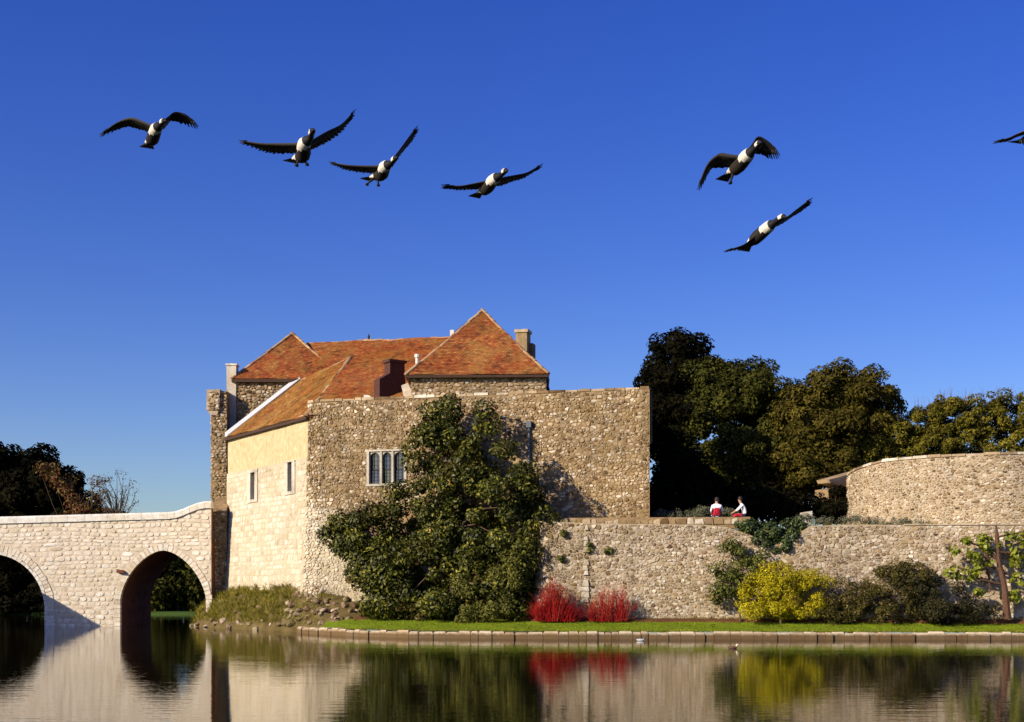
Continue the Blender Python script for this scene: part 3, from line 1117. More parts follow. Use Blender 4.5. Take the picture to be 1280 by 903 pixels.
cells = stone_cells(ut0, ut1, ZT - .5, zt_w, (0.12, 0.17), (0.18, 0.28), rg, 0.03)
build_stones(tower, cells, tmap, lambda s, z: ut0 < s < ut1 and z < zt_w - .02, 0.03, lambda s, z, r: 'rubble_pale' if r.random() < .5 else 'rubble', 42, 40)
cells = stone_cells(0, 2.5, ZT - .1, zt_w, (0.12, 0.17), (0.18, 0.28), rg, 0.03)
build_stones(tower, cells, lambda s, z, d: tuple(tq(ut0 - d, s, z)), lambda s, z: 0 < s < 2.5 and z < zt_w - .02, 0.03, lambda s, z, r: 'rubble_pale', 43, 0)
ov = .28
ea = [tq(ut0 - ov, -ov, zt_w - .05), tq(ut1 + .12, -ov, zt_w - .05), tq(ut1 + .12, dep + ov, zt_w - .05), tq(ut0 - ov, dep + ov, zt_w - .05)]
cen = (ea[0] + ea[2]) / 2
apx = Vector((0, 0, 0))
# apex on the tower axis at the height the photograph shows
apx = Vector((cen.x, cen.y, EYE + (HY - 388) * cen.y / FOC))
sh = ray_plane(603, 388, cen, Vector((0, 1, 0)))
apx.x = sh.x
mb = MB()
for i in range(4):
    tile_plane(mb, [ea[i], ea[(i + 1) % 4], apx], 50 + i)
mb.poly([ea[0], ea[3], ea[2], ea[1]], .2)
proof = mb.build("pyramid_roof", M['tile'], gate)
for i in range(4): ridge_tiles(proof, ea[i] + Vector((0, 0, .05)), apx + Vector((0, 0, .03)), 60 + i, .10, .38)
mb = MB()
for i in range(4):
    a, b = ea[i], ea[(i + 1) % 4]
    m_ = (ea[0] + ea[2]) / 2
    a2, b2 = a.lerp(m_, .06), b.lerp(m_, .06)
    a2.z = b2.z = a.z
    dz = Vector((0, 0, -.14)); d0 = Vector((0, 0, -.012))
    mb.hexa([a + dz, b + dz, b2 + dz, a2 + dz], [a + d0, b + d0, b2 + d0, a2 + d0])
mb.build("eave_board", M['dark_wood'], proof)
# stone chimney behind the pyramid
mb = MB()
cb = PX(654, 470, 72.0); ct = PX(654, 415, 72.0)
mb.box((cb.x, 72.4, (cb.z + ct.z) / 2), (.62, .75, ct.z - cb.z), -.27, .4)
mb.box((cb.x, 72.4, ct.z + .06), (.74, .87, .16), -.27, .7)
mb.box((cb.x + .42, 72.6, (cb.z + ct.z) / 2 - .3), (.35, .6, ct.z - cb.z - .5), -.27, .2)
mb.build("chimney", M['rubble'], proof)
mb = MB()
q = PX(565, 413, 71.5)
mb.box((q.x, 71.5, q.z - .2), (.2, .2, .4), 0, .5)
mb.build("vent_pot", M['pot'], main_roof)

# brick chimney in front of the main roof, turned so that its broad face lies in shade
vc = 1.6
CF = uv(u_px(474.5, vc), vc); CZ = lambda y: EYE + (HY - y) * CF.y / FOC
cw = Vector((.80, .60, 0)); cs_ = Vector((-.60, .80, 0))          # along the shaded face / along the lit side
def chim_block(mb, a0, a1, z0, z1, t0=None, t1=None, g=.0, dep=.55):
    t0 = a0 if t0 is None else t0; t1 = a1 if t1 is None else t1
    b0, b1 = -g, dep + g
    f = lambda a, b, z: Vector((CF.x, CF.y, z)) + cw * a + cs_ * b
    mb.hexa([f(a0, b0, z0), f(a1, b0, z0), f(a1, b1, z0), f(a0, b1, z0)], [f(t0, b0, z1), f(t1, b0, z1), f(t1, b1, z1), f(t0, b1, z1)], .5)
mb = MB()
chim_block(mb, 0, 1.55, ZT - .6, CZ(474))
chim_block(mb, 0, 1.55, CZ(474), CZ(465), t0=.62, t1=1.5)
chim_block(mb, .62, 1.5, CZ(465) - .02, CZ(451))
chim = mb.build("brick_chimney", M['brick'], main_roof)
mb = MB()
chim_block(mb, .54, 1.58, CZ(451), CZ(447.5), g=.08)
mb.build("chimney_cap", M['brick'], chim)
mb = MB()
q = on_main(521.5, 457)
mb.tube([q, q + Vector((0, 0, .42)), q + Vector((0, 0, .43)), q + Vector((0, 0, .6))], [.09, .09, .15, .13], 8)
mb.build("vent_pot", M['pot'], main_roof)
mb = MB()          # white kneeler stone at the foot of the chimney
q = uv(u_px(464, .9), .9, ZT + .02)
mb.hexa([q + Vector((-.35, 0, .0)), q + Vector((.3, 0, -.12)), q + Vector((.3, .3, -.12)), q + Vector((-.35, .3, 0))],
        [q + Vector((-.38, 0, .25)), q + Vector((-.1, 0, .22)), q + Vector((-.1, .3, .22)), q + Vector((-.38, .3, .25))], .9)
mb.build("kneeler_stone", M['coping'], front)
mb = MB()          # broken buttress at the left of the front tower
q = uv(u_px(511, .7), .7, ZT)
mb.hexa([q + Vector((-.2, 0, -.1)), q + Vector((.35, 0, -.1)), q + Vector((.35, .5, -.1)), q + Vector((-.2, .5, -.1))],
        [q + Vector((-.38, 0, .62)), q + Vector((-.05, 0, .75)), q + Vector((.1, .5, .75)), q + Vector((-.38, .5, .62))], .8)
mb.build("buttress_stone", M['rubble_pale'], front)

# rear tower with hipped roof, corner buttress, corbel and chimney stub
X0, X1 = (284 - HX) * TBY / FOC, (430 - HX) * TBY / FOC
zb_e = EYE + (HY - 474) * TBY / FOC
mb = MB()
DB = X1 - X0
for a, b in (((X0, TBY), (X1, TBY)), ((X1, TBY), (X1, TBY + DB)), ((X1, TBY + DB), (X0, TBY + DB)), ((X0, TBY + DB), (X0, TBY))):
    mb.poly([(a[0], a[1], 0), (b[0], b[1], 0), (b[0], b[1], zb_e), (a[0], a[1], zb_e)])
rear = mb.build("rear_tower_wall", M['mortar'], gate)
bmap = lambda s, z, d: (s, TBY - d, z)
rg = random.Random(71)
cells = stone_cells(X0, X1, 9.5, zb_e, (0.12, 0.18), (0.16, 0.26), rg, 0.07, .46, .2)
build_stones(rear, cells, bmap, lambda s, z: X0 < s < X1 and z < zb_e - .03, 0.05, lambda s, z, r: 'rubble_pale' if r.random() < .25 else 'rubble', 72, 60)
ov = .25
zb0 = zb_e - .02
eb = [Vector((X0 + .3, TBY - ov, zb0)), Vector((X1 + ov, TBY - ov, zb0)), Vector((X1 + ov, TBY + DB + ov, zb0)), Vector((X0 + .3, TBY + DB + ov, zb0))]
cb_ = (eb[0] + eb[2]) / 2
ap = PX(365, 417, cb_.y)
mb = MB()
for i in range(4): tile_plane(mb, [eb[i], eb[(i + 1) % 4], ap], 80 + i)
mb.poly([eb[0], eb[3], eb[2], eb[1]], .2)
hroof = mb.build("hipped_roof", M['tile'], gate)
for i in range(4): ridge_tiles(hroof, eb[i] + Vector((0, 0, .04)), ap + Vector((0, 0, .03)), 90 + i, .11, .4)
mb = MB()
mb.box(((eb[0].x + eb[1].x) / 2, TBY - ov + .1, zb0 - .1), (eb[1].x - eb[0].x, .2, .18))
mb.build("eave_board", M['dark_wood'], hroof)
# buttress
BX0, BX1, BY0, BY1 = -17.53, -16.62, 78.8, 81.5
LX0, LX1, LY0, ZSTEP = -17.13, -16.28, 77.2, 7.2
zbt = EYE + (HY - 489) * BY0 / FOC
mb = MB()
mb.box(((BX0 + BX1) / 2, (BY0 + BY1) / 2, zbt / 2), (BX1 - BX0, BY1 - BY0, zbt))
mb.hexa([(LX0, LY0, -.5), (LX1, LY0, -.5), (LX1, BY0 + .3, -.5), (LX0, BY0 + .3, -.5)], [(LX0, LY0, ZSTEP - .5), (LX1, LY0, ZSTEP - .5), (LX1 - .2, BY0 + .3, ZSTEP + .4), (LX0 - .2, BY0 + .3, ZSTEP + .4)])
but = mb.build("corner_buttress", M['mortar'], gate)
rg = random.Random(73)
bmf = lambda s, z, r: 'rubble_pale' if r.random() < .35 else 'rubble'
cells = stone_cells(BX0, BX1, ZSTEP - .5, zbt, (0.13, 0.19), (0.17, 0.28), rg, 0.03)
build_stones(but, cells, lambda s, z, d: (s, BY0 - d, z), lambda s, z: BX0 < s < BX1 and z < zbt, 0.05, bmf, 74, 40)
cells = stone_cells(LX0, LX1, 0.1, ZSTEP - .5, (0.13, 0.19), (0.17, 0.28), rg, 0.03)
build_stones(but, cells, lambda s, z, d: (s, LY0 - d, z), lambda s, z: LX0 < s < LX1 and z < ZSTEP - .5, 0.05, bmf, 75, 40)
cells = stone_cells(BY0, BY1, 5, zbt, (0.13, 0.19), (0.17, 0.28), rg, 0.03)
build_stones(but, cells, lambda s, z, d: (BX0 - d, s, z), lambda s, z: BY0 < s < BY1 and z < zbt, 0.05, bmf, 76, 0)
mb = MB()      # corbelled bracket
za, zc = EYE + (HY - 514) * BY0 / FOC, EYE + (HY - 488) * BY0 / FOC
mb.hexa([(BX0 - .02, BY0 - .1, za - .25), (BX0 + .35, BY0 - .1, za - .25), (BX0 + .35, BY0 + .6, za - .25), (BX0 - .02, BY0 + .6, za - .25)],
        [(BX0 - .20, BY0 - .16, za), (BX0 + .45, BY0 - .16, za), (BX0 + .45, BY0 + .6, za), (BX0 - .20, BY0 + .6, za)], .6)
mb.hexa([(BX0 - .24, BY0 - .2, za + .02), (BX0 + .5, BY0 - .2, za + .02), (BX0 + .5, BY0 + .7, za + .02), (BX0 - .24, BY0 + .7, za + .02)],
        [(BX0 - .22, BY0 - .2, zc), (BX0 + .55, BY0 - .2, zc + .04), (BX0 + .55, BY0 + .7, zc), (BX0 - .22, BY0 + .7, zc)], .45)
corb = mb.build("corbel", M['rubble_pale'], but)
cells = stone_cells(BX0 - .22, BX0 + .5, za, zc, (0.14, 0.2), (0.18, 0.3), rg, 0.02)
build_stones(corb, cells, lambda s, z, d: (s, BY0 - .2 - d, z), lambda s, z: BX0 - .21 < s < BX0 + .5 and za + .03 < z < zc, 0.05, bmf, 77, 0)
mb = MB()
q = PX(289.5, 476, TBY)
zq = EYE + (HY - 457) * TBY / FOC
mb.box((q.x, TBY + .25, (q.z - 4 + zq) / 2), (.56, .7, zq - q.z + 4), 0, .7)
mb.box((q.x, TBY + .25, zq + .04), (.66, .8, .1), 0, .9)
mb.build("chimney_stub", M['dressed'], rear)

# ------------------------------------------------------------------ bridge
BY, BYB = 76.2, 82.7
kx = BY / FOC
A2C, A2H = (204 - HX) * kx, 54 * kx
A1C, A1H = (-10 - HX) * kx, 67 * kx
def arch2(x):
    u = min(1, abs((x - A2C) / A2H)); return 1.45 + 2.84 * (1 - u ** 1.7) ** 0.62
def arch1(x):
    u = min(1, abs((x - A1C) / A1H)); return 0.9 + 3.2 * math.sqrt(1 - u * u)
XR = -16.95
XLB = A1C - A1H - 3.0
def top_z(x):
    px_ = HX + x / kx
    y = 655 - 6.0 * min(1, max(0, px_ / 215))
    k = min(1, max(0, (px_ - 212) / 46))
    y -= 13.5 * (3 * k * k - 2 * k ** 3)
    return EYE + (HY - y) * kx
def low_z(x):
    if abs(x - A2C) < A2H - 1e-6: return arch2(x)
    if abs(x - A1C) < A1H - 1e-6: return arch1(x)
    return -1.0
cols = []
def add_col(x, zb): cols.append((x, zb, top_z(x)))
for x in frange(XLB, A1C - A1H, .8): add_col(x, -1)
for i in range(33): x = A1C - A1H * math.cos(math.pi * i / 32); add_col(x, arch1(x))
for x in frange(A1C + A1H, A2C - A2H, .5): add_col(x, -1)
for i in range(33): x = A2C - A2H * math.cos(math.pi * i / 32); add_col(x, arch2(x))
for x in frange(A2C + A2H, XR, .2): add_col(x, -1)
mb = MB()
rings = []
for x, zb, zt in cols:
    dk = 5.0
    rings.append([mb.vert(p) for p in ((x, BY, zb), (x, BY, zt), (x, BY + .45, zt), (x, BY + .45, dk), (x, BYB - .45, dk), (x, BYB - .45, zt), (x, BYB, zt), (x, BYB, zb))])
for a, b in zip(rings[:-1], rings[1:]):
    for k in range(8): mb.face((a[k], b[k], b[(k + 1) % 8], a[(k + 1) % 8]))
mb.face(rings[-1][::-1]); mb.face(rings[0])
bridge = tag(empty("stone_bridge", (A2C - A2H - 1.5, BY, 0)), "pale stone bridge with arches and white coping across the moat", "bridge")
M['barrel'] = mortar_mat("shaded_barrel_stone", (0.10, 0.035, 0.018), (0.22, 0.09, 0.05), 2.0)  # reddish brown stone, darkened to carry the shade inside the arches
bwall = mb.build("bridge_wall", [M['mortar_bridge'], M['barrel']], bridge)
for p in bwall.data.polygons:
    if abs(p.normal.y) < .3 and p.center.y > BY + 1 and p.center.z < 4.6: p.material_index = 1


def br_mask(s, z):
    if s > XR - .02 or z > top_z(s) - .03 or z < -.15: return False
    for c, h, fn, m_ in ((A1C, A1H, arch1, .52), (A2C, A2H, arch2, .34)):
        if abs(s - c) < h + m_:
            e = c + (s - c) * h / (h + m_)
            if z < fn(e) + m_ * (1.0 if abs(s - c) < h * .9 else .45): 
                if z < fn(e) + m_: return False
    return True


rg = random.Random(101)
cells = block_cells(-30.3, XR, -.1, 6.6, (0.18, 0.31), (0.24, 0.62), rg, 0.06)
build_stones(bwall, cells, lambda s, z, d: (s, BY - d, z), br_mask, 0.020, lambda s, z, r: 'bridge', 102, 290, 0.011, 0.2, "stone_block", "stone_blocks")
# voussoirs
def arch_ring(c, h, fn, n, r0, r1, proud, mat, seed, spring):
    rg = random.Random(seed)
    N = n * 6
    pts = []
    for i in range(N + 1):
        x = c - h * math.cos(math.pi * i / N)
        pts.append(Vector((x, fn(x))))
    pts = [Vector((c - h, 0.0)), Vector((c - h, spring * .5))] + pts + [Vector((c + h, spring * .5)), Vector((c + h, 0.0))]
    Ls = [0]
    for a, b in zip(pts[:-1], pts[1:]): Ls.append(Ls[-1] + (b - a).length)
    def at(l):
        for i in range(len(pts) - 1):
            if Ls[i + 1] >= l:
                t = (l - Ls[i]) / max(1e-9, Ls[i + 1] - Ls[i])
                d = (pts[i + 1] - pts[i]).normalized()
                return pts[i].lerp(pts[i + 1], t), Vector((-d.y, d.x))
        return pts[-1], Vector((1, 0))
    for i in range(n):
        la, lb = Ls[-1] * i / n + .012, Ls[-1] * (i + 1) / n - .012
        (pa, na), (pb, nb) = at(la), at(lb)
        if pa.x < -29.9 and pb.x < -29.9: continue
        e = rg.uniform(-.04, .04)
        y0, y1 = BY - proud - rg.uniform(0, .015), BY + .3
        def P(p, nn, r, y): return (p.x + nn.x * r, y, p.y + nn.y * r)
        mb = MB()
        mb.hexa([P(pa, na, r0, y0), P(pb, nb, r0, y0), P(pb, nb, r0, y1), P(pa, na, r0, y1)],
                [P(pa, na, r1 + e, y0), P(pb, nb, r1 + e, y0), P(pb, nb, r1 + e, y1), P(pa, na, r1 + e, y1)], rg.random())
        mb.build("voussoir", M[mat], bwall)
arch_ring(A1C, A1H, arch1, 40, -.04, .13, .05, 'coping', 111, .9)
arch_ring(A1C, A1H, arch1, 56, .14, .50, .03, 'bridge', 112, .9)
arch_ring(A2C, A2H, arch2, 44, -.02, .32, .025, 'bridge', 113, 1.45)
# coping
x = -30.2
rg = random.Random(120)
while x < XR - .05:
    w = min(rg.uniform(.8, 1.3) if x < -20.5 else .42, XR - x)
    z0, z1 = top_z(x), top_z(x + w)
    t = .40
    mb = MB()
    rd = rg.random()
    y0, y1 = BY - .09, BY + .54
    b_ = [(x + .006, y0, z0 + .003), (x + w - .006, y0, z1 + .003), (x + w - .006, y1, z1 + .003), (x + .006, y1, z0 + .003)]
    m1 = [(x + .006, y0, z0 + t * .75), (x + w - .006, y0, z1 + t * .75), (x + w - .006, y1, z1 + t * .75), (x + .006, y1, z0 + t * .75)]
    tp = [(x + .006, y0 + .14, z0 + t), (x + w - .006, y0 + .14, z1 + t), (x + w - .006, y1 - .14, z1 + t), (x + .006, y1 - .14, z0 + t)]
    i0 = [mb.vert(p) for p in b_]; i1 = [mb.vert(p) for p in m1]; i2 = [mb.vert(p) for p in tp]
    for k in range(4):
        mb.face((i0[k], i0[(k + 1) % 4], i1[(k + 1) % 4], i1[k]), rd)
        mb.face((i1[k], i1[(k + 1) % 4], i2[(k + 1) % 4], i2[k]), rd)
    mb.face(i0[::-1], rd); mb.face(i2, rd)
    mb.build("coping_stone", M['coping'], bridge)
    x += w
# small spout in the spandrel
mb = MB()
q = PX(152, 714, BY)
mb.hexa([(q.x - .22, BY - .22, q.z - .1), (q.x + .22, BY - .22, q.z - .14), (q.x + .22, BY + .1, q.z - .14), (q.x - .22, BY + .1, q.z - .1)],
        [(q.x - .25, BY - .18, q.z + .1), (q.x + .14, BY - .18, q.z + .04), (q.x + .14, BY + .1, q.z + .04), (q.x - .25, BY + .1, q.z + .1)])
mb.build("drain_spout", M['barrel'], bridge)
# wing wall of the far abutment (out of the frame on the left; its shadow falls across the pier)
mb = MB()
XW = A1C - A1H - .45
mb.hexa([(XW - .8, 66.5, -1), (XW, 66.5, -1), (XW, BY - .01, -1), (XW - .8, BY - .01, -1)],
        [(XW - .8, 66.5, 5.5), (XW, 66.5, 5.5), (XW, BY - .01, 5.5), (XW - .8, BY - .01, 5.5)])
mb.build("wing_wall", M['mortar_bridge'], bridge)

# ------------------------------------------------------------------ kerb, lawn, bed, bank
KP = [Vector(((x - HX) * water_y(y) / FOC, water_y(y))) for x, y in ((372, 791.6), (400, 793.2), (450, 796), (510, 797.7), (600, 798.4), (700, 799), (1000, 799.5), (1400, 800))]
KLs = [0.0]
for a_, b_ in zip(KP[:-1], KP[1:]): KLs.append(KLs[-1] + (b_ - a_).length)
KL = KLs[-1]


def kerb_at(s):
    for i in range(len(KP) - 1):
        if s <= KLs[i + 1] or i == len(KP) - 2:
            return KP[i].lerp(KP[i + 1], (s - KLs[i]) / (KLs[i + 1] - KLs[i]))


def kerb_y(x):
    for a_, b_ in zip(KP[:-1], KP[1:]):
        if x <= b_.x: return a_.y + (b_.y - a_.y) * (x - a_.x) / (b_.x - a_.x)
    return KP[-1].y


kerb = tag(empty("kerb", (KP[2].x, KP[2].y, 0)), "low kerb of pale stone blocks along the moat edge", kind="structure")
rg = random.Random(131)
s = 0.0
while s < KL - .3:
    w = min(rg.uniform(.28, .7), KL - s)
    p, q = kerb_at(s + .006), kerb_at(s + w - .006)
    d = (q - p).normalized(); nn = Vector((-d.y, d.x))
    mb = MB()
    h = .305 + rg.uniform(-.05, .03); o_ = rg.uniform(-.04, .03); tl = rg.uniform(-.02, .02)
    def K(b, o2, z, e=0.0):
        c = (p if b == 0 else q) + d * (e if b == 0 else -e) + nn * o2
        return (c.x, c.y, z)
    rd = rg.random()
    r0 = [mb.vert(v) for v in (K(0, o_ + .04, -.5), K(1, o_ + .04, -.5), K(1, .45, -.5), K(0, .45, -.5))]
    r1 = [mb.vert(v) for v in (K(0, o_, h - .08), K(1, o_ + tl, h - .08 + tl), K(1, .45, h - .05), K(0, .45, h - .05))]
    r2 = [mb.vert(v) for v in (K(0, o_ + .06, h, .05), K(1, o_ + .06, h + tl, .05), K(1, .42, h, .04), K(0, .42, h, .04))]
    for k in range(4):
        mb.face((r0[k], r0[(k + 1) % 4], r1[(k + 1) % 4], r1[k]), rd)
        mb.face((r1[k], r1[(k + 1) % 4], r2[(k + 1) % 4], r2[k]), rd)
    mb.face(r2, rd)
    mb.build("kerb_stone", M['kerb'], kerb)
    s += w

# terrace wall plan
T0 = Vector((0.75, 64.9)); T1 = Vector(((675 - HX) * 62.0 / FOC, 62.0)); T2 = Vector(((1280 - HX) * 59.5 / FOC, 59.5))
TD = (T2 - T1).normalized(); TN = Vector((TD.y, -TD.x))
T3 = T1 + TD * 31
LA = (T1 - T0).length
TC = .5       # corner rounding
LB = (T3 - T1).length


def tpath(s):
    """s < 0: the short left return; s > 0 along the front"""
    da = (T1 - T0).normalized()
    na = Vector((da.y, -da.x))
    if s < -TC: return T1 + da * s, na
    if s > TC: return T1 + TD * s, TN
    t = (s + TC) / (2 * TC)
    a, b, c = T1 - da * TC, T1, T1 + TD * TC
    p = a * (1 - t) ** 2 + b * (2 * t * (1 - t)) + c * t * t
    return p, (na * (1 - t) + TN * t).normalized()


def tmap_(s, z, d):
    p, n = tpath(s)
    k = d + .10 * max(0, (5.2 - z) / 4.5)
    return (p.x + n.x * k, p.y + n.y * k, z)


def ts_px(x):
    lo, hi = -LA, LB
    for _ in range(40):
        m = (lo + hi) / 2
        p = tmap_(m, 4, 0)
        if HX + FOC * p[0] / p[1] < x: lo = m
        else: hi = m
    return lo


def tz_px(s, y): return EYE + (HY - y) * tpath(s)[0].y / FOC


KEY = [(-LA, 651), (0, 652), (ts_px(760), 655), (ts_px(880), 656), (ts_px(908), 659), (ts_px(940), 670), (ts_px(966), 682), (ts_px(988), 674), (ts_px(1012), 658), (ts_px(1060), 656), (ts_px(1280), 657), (LB, 657)]
KEYZ = [(s, tz_px(s, y)) for s, y in KEY]
def ttop(s):
    for (a, za), (b, zb) in zip(KEYZ[:-1], KEYZ[1:]):
        if s <= b: return za + (zb - za) * max(0, (s - a)) / (b - a)
    return KEYZ[-1][1]


def back_y(x):
    """where the lawn meets the wall foot"""
    if x > T1.x: return T1.y + (T2.y - T1.y) * (x - T1.x) / (T2.x - T1.x)
    w = C1.y + (C2.y - C1.y) * (x - C1.x) / (C2.x - C1.x)
    k = min(1, (T1.x - x) / 1.5)
    return T1.y * (1 - k) + (w + .1) * k


def lawn_z(x, y):
    k = kerb_y(x) + .4
    t = min(1.4, max(0, (y - k) / (min(back_y(x), k + 4.0) - k)))
    return .30 + .42 * t ** .85


def strip(name, xs_, rows, mat):
    mb = MB()
    ids = [[mb.vert(f(x)) for x in xs_] for f in rows]
    for j in range(len(rows) - 1):
        for i in range(len(xs_) - 1): mb.face((ids[j][i], ids[j][i + 1], ids[j + 1][i + 1], ids[j + 1][i]))
    return mb.build(name, mat, smooth=True)


XS = frange(KP[1].x, KP[-1].x - .5, .45)
def lrow(t):
    def f(x):
        k = kerb_y(x) + .4
        y = k + (back_y(x) + .25 - k) * t
        return (x, y, lawn_z(x, y) + .015 * math.sin(x * 1.7 + t * 9))
    return f
lawn = strip("lawn", XS, [lrow(t) for t in (0, .15, .3, .45, .6, .75, .9, 1.0)], M['lawn'])
tag(lawn, "strip of bright green mown lawn behind the kerb", "lawn", kind="structure")
rng = np.random.default_rng(5)
xr = rng.uniform(KP[2].x - 1.5, KP[-1].x - 2, 30000)
gp = []
for x in xr:
    k = kerb_y(x) + .38
    y = k + rng.random() * (min(back_y(x), k + 4.0) - .5 - k)
    gp.append((x, y, lawn_z(x, y) - .01))
gb = grass("lawn_grass", np.array(gp), (.03, .075), (.012, .03), 'grass_blade', 6)
tag(gb, "short grass blades covering the lawn strip", "grass", kind="stuff")
# soil bed in front of the terrace wall and under the magnolia
rg = random.Random(9)
jt = {}
def brow(o_, up):
    def f(x):
        b = back_y(x)
        w = .6 if x > T1.x else .6 + min(1.0, (T1.x - x) / 1.5) * 1.6
        j = jt.setdefault(round(x, 3), rg.uniform(-.08, .08))
        y = b - w * o_ + (j if o_ == 1 else 0) if o_ >= 0 else b + .2
        return (x, y, lawn_z(x, y) + up)
    return f
bed = strip("flower_bed", frange(-7.6, KP[-1].x - .6, .3), [brow(1, -.05), brow(.8, .06), brow(.4, .1), brow(-1, .12)], M['soil'])
tag(bed, "narrow bed of reddish brown soil along the wall foot", "soil", kind="structure")

# bank under the rendered side: lofted from the water's edge to the wall foot
foot = [PX(x, y, water_y(y)) for x, y in ((238, 782.5), (262, 785), (300, 787), (340, 789.3), (375, 790.3), (410, 791.5), (450, 792))]
def poly_at(pts, t):
    L = [0]
    for a, b in zip(pts[:-1], pts[1:]): L.append(L[-1] + (b - a).length)
    l = t * L[-1]
    for i in range(len(pts) - 1):
        if L[i + 1] >= l - 1e-9: return pts[i].lerp(pts[i + 1], (l - L[i]) / (L[i + 1] - L[i]))
    return pts[-1]
headl = [Vector((-17.6, 78.2, 1.3))]
for s in frange(0.0, SB + 3.5, .8):
    p, n_ = path(s)
    q = gate_map(s, 2.2, -.25)
    zz_ = EYE + (HY - (734 - 7 * min(1, s / SA))) * p.y / FOC - .1
    if s > SB: zz_ = zz_ - (s - SB) * .35
    headl.append(Vector((q[0], q[1], zz_)))
def bank_pt(t, k, rough=True):
    f, h = poly_at(foot, t), poly_at(headl, t)
    p = f.lerp(h, k)
    p.z = f.z - .3 + (h.z - f.z + .3) * (k ** .62)
    if rough:
        a = .10 * math.sin(k * math.pi)
        p += Vector((math.sin(t * 37 + k * 9) * a, math.cos(t * 29 + k * 13) * a, (math.sin(t * 53 + k * 21) + math.sin(t * 91 - k * 17)) * a))
    return p
mb = MB()
NB, NKK = 60, 12
ids = [[mb.vert(bank_pt(i / NB, k / NKK)) for i in range(NB + 1)] for k in range(NKK + 1)]
for k in range(NKK):
    for i in range(NB): mb.face((ids[k][i], ids[k][i + 1], ids[k + 1][i + 1], ids[k + 1][i]))
bank = mb.build("bank", M['earth'], smooth=True)
tag(bank, "steep rocky grass bank under the cream rendered wall", "bank", kind="structure")


def rock_mesh(seed):
    rg = random.Random(seed)
    import bmesh
    bm = bmesh.new()
    bmesh.ops.create_icosphere(bm, subdivisions=2, radius=1.0)
    pl = [Vector((rg.gauss(0, 1), rg.gauss(0, 1), rg.gauss(0, 1))).normalized() for _ in range(9)]
    for v in bm.verts:
        for q in pl:
            d = v.co.dot(q)
            if d > .72: v.co -= q * (d - .72)
        v.co *= rg.uniform(.96, 1.04)
    me = bpy.data.meshes.new("rock")
    bm.to_mesh(me); bm.free()
    at = me.attributes.new("rnd", 'FLOAT', 'FACE')
    r = rg.random()
    at.data.foreach_set("value", [r] * len(me.polygons))
    me.materials.append(M['rock'])
    return me
rocks = [rock_mesh(i) for i in range(9)]
rg = random.Random(140)
def put_rock(p, sc, parent, name="rock"):
    o = bpy.data.objects.new(name, rg.choice(rocks))
    COL.objects.link(o)
    o.parent = parent
    o.location = p
    o.scale = (sc * rg.uniform(.9, 1.5), sc * rg.uniform(.7, 1.1), sc * rg.uniform(.5, .85))
    o.rotation_euler = (rg.uniform(-.5, .5), rg.uniform(-.5, .5), rg.uniform(0, 6.3))
for i in range(22):           # along the water's edge
    t = min(.93, i / 22 + rg.uniform(-.01, .01)); p = bank_pt(max(0, t), rg.uniform(.02, .14)); p.z = max(p.z, .02)
    put_rock(p, rg.uniform(.13, .27), bank)
for i in range(105):
    t = .69 + .28 * rg.random(); k = rg.uniform(.1, 1.0)
    put_rock(bank_pt(t, k), rg.uniform(.10, .24), bank)
for i in range(25):
    t = .06 + .5 * rg.random(); k = rg.uniform(.15, 1.0)
    put_rock(bank_pt(t, k), rg.uniform(.06, .15), bank)
pts = []
for i in range(21000):
    t = rg.random() * .85; k = rg.uniform(.10, 1.0)
    if t > .70 and rg.random() < .7: continue
    if math.sin(t * 41 + k * 7) + math.sin(t * 17 - k * 11) < -1.3: continue
    p = bank_pt(t, k); pts.append((p.x, p.y - .02, p.z - .02))
bgz = grass("bank_grass", np.array(pts), (.14, .42), (.02, .045), 'bank_grass', 8, .6)
tag(bgz, "rough yellow green grass tufts on the rocky bank", "grass", kind="stuff")

# ------------------------------------------------------------------ terrace wall, parapet, bastion
terr = tag(empty("terrace_wall", (T1.x, T1.y, .8)), "long rubble garden wall behind the lawn with a broken dip in its top", "wall")
mb = MB()
ts = sorted(set([round(v, 3) for v in frange(-LA, LB, .45)] + [round(a, 3) for a, _ in KEY]))
def tw(s): return ttop(s)
for a, b in zip(ts[:-1], ts[1:]):
    za, zb_ = tw(a), tw(b)
    zs = [0.3, 1.5, 2.7, 3.7]
    ra = [mb.vert(tmap_(a, z, 0)) for z in zs] + [mb.vert(tmap_(a, za, 0)), mb.vert(tmap_(a, za, -.7)), mb.vert(tmap_(a, .3, -.7))]
    rb = [mb.vert(tmap_(b, z, 0)) for z in zs] + [mb.vert(tmap_(b, zb_, 0)), mb.vert(tmap_(b, zb_, -.7)), mb.vert(tmap_(b, .3, -.7))]
    for k in range(6): mb.face((ra[k], rb[k], rb[k + 1], ra[k + 1]))
twall = mb.build("wall_core", M['mortar_pale'], terr)
rg = random.Random(151)
cells = stone_cells(-LA, ts_px(1420), .5, 5.4, (0.085, 0.125), (0.12, 0.19), rg, 0.08, .49, .28)
def tmat(s, z, r):
    if s < 2.6 and r.random() < .7: return 'rubble'
    k = r.random()
    return 'rubble_pale' if k < .72 else ('rubble' if k < .9 else 'lime')
build_stones(twall, cells, tmap_, lambda s, z: z < ttop(s) - .02 and s > -LA, 0.028, tmat, 152, 200, 0.004)
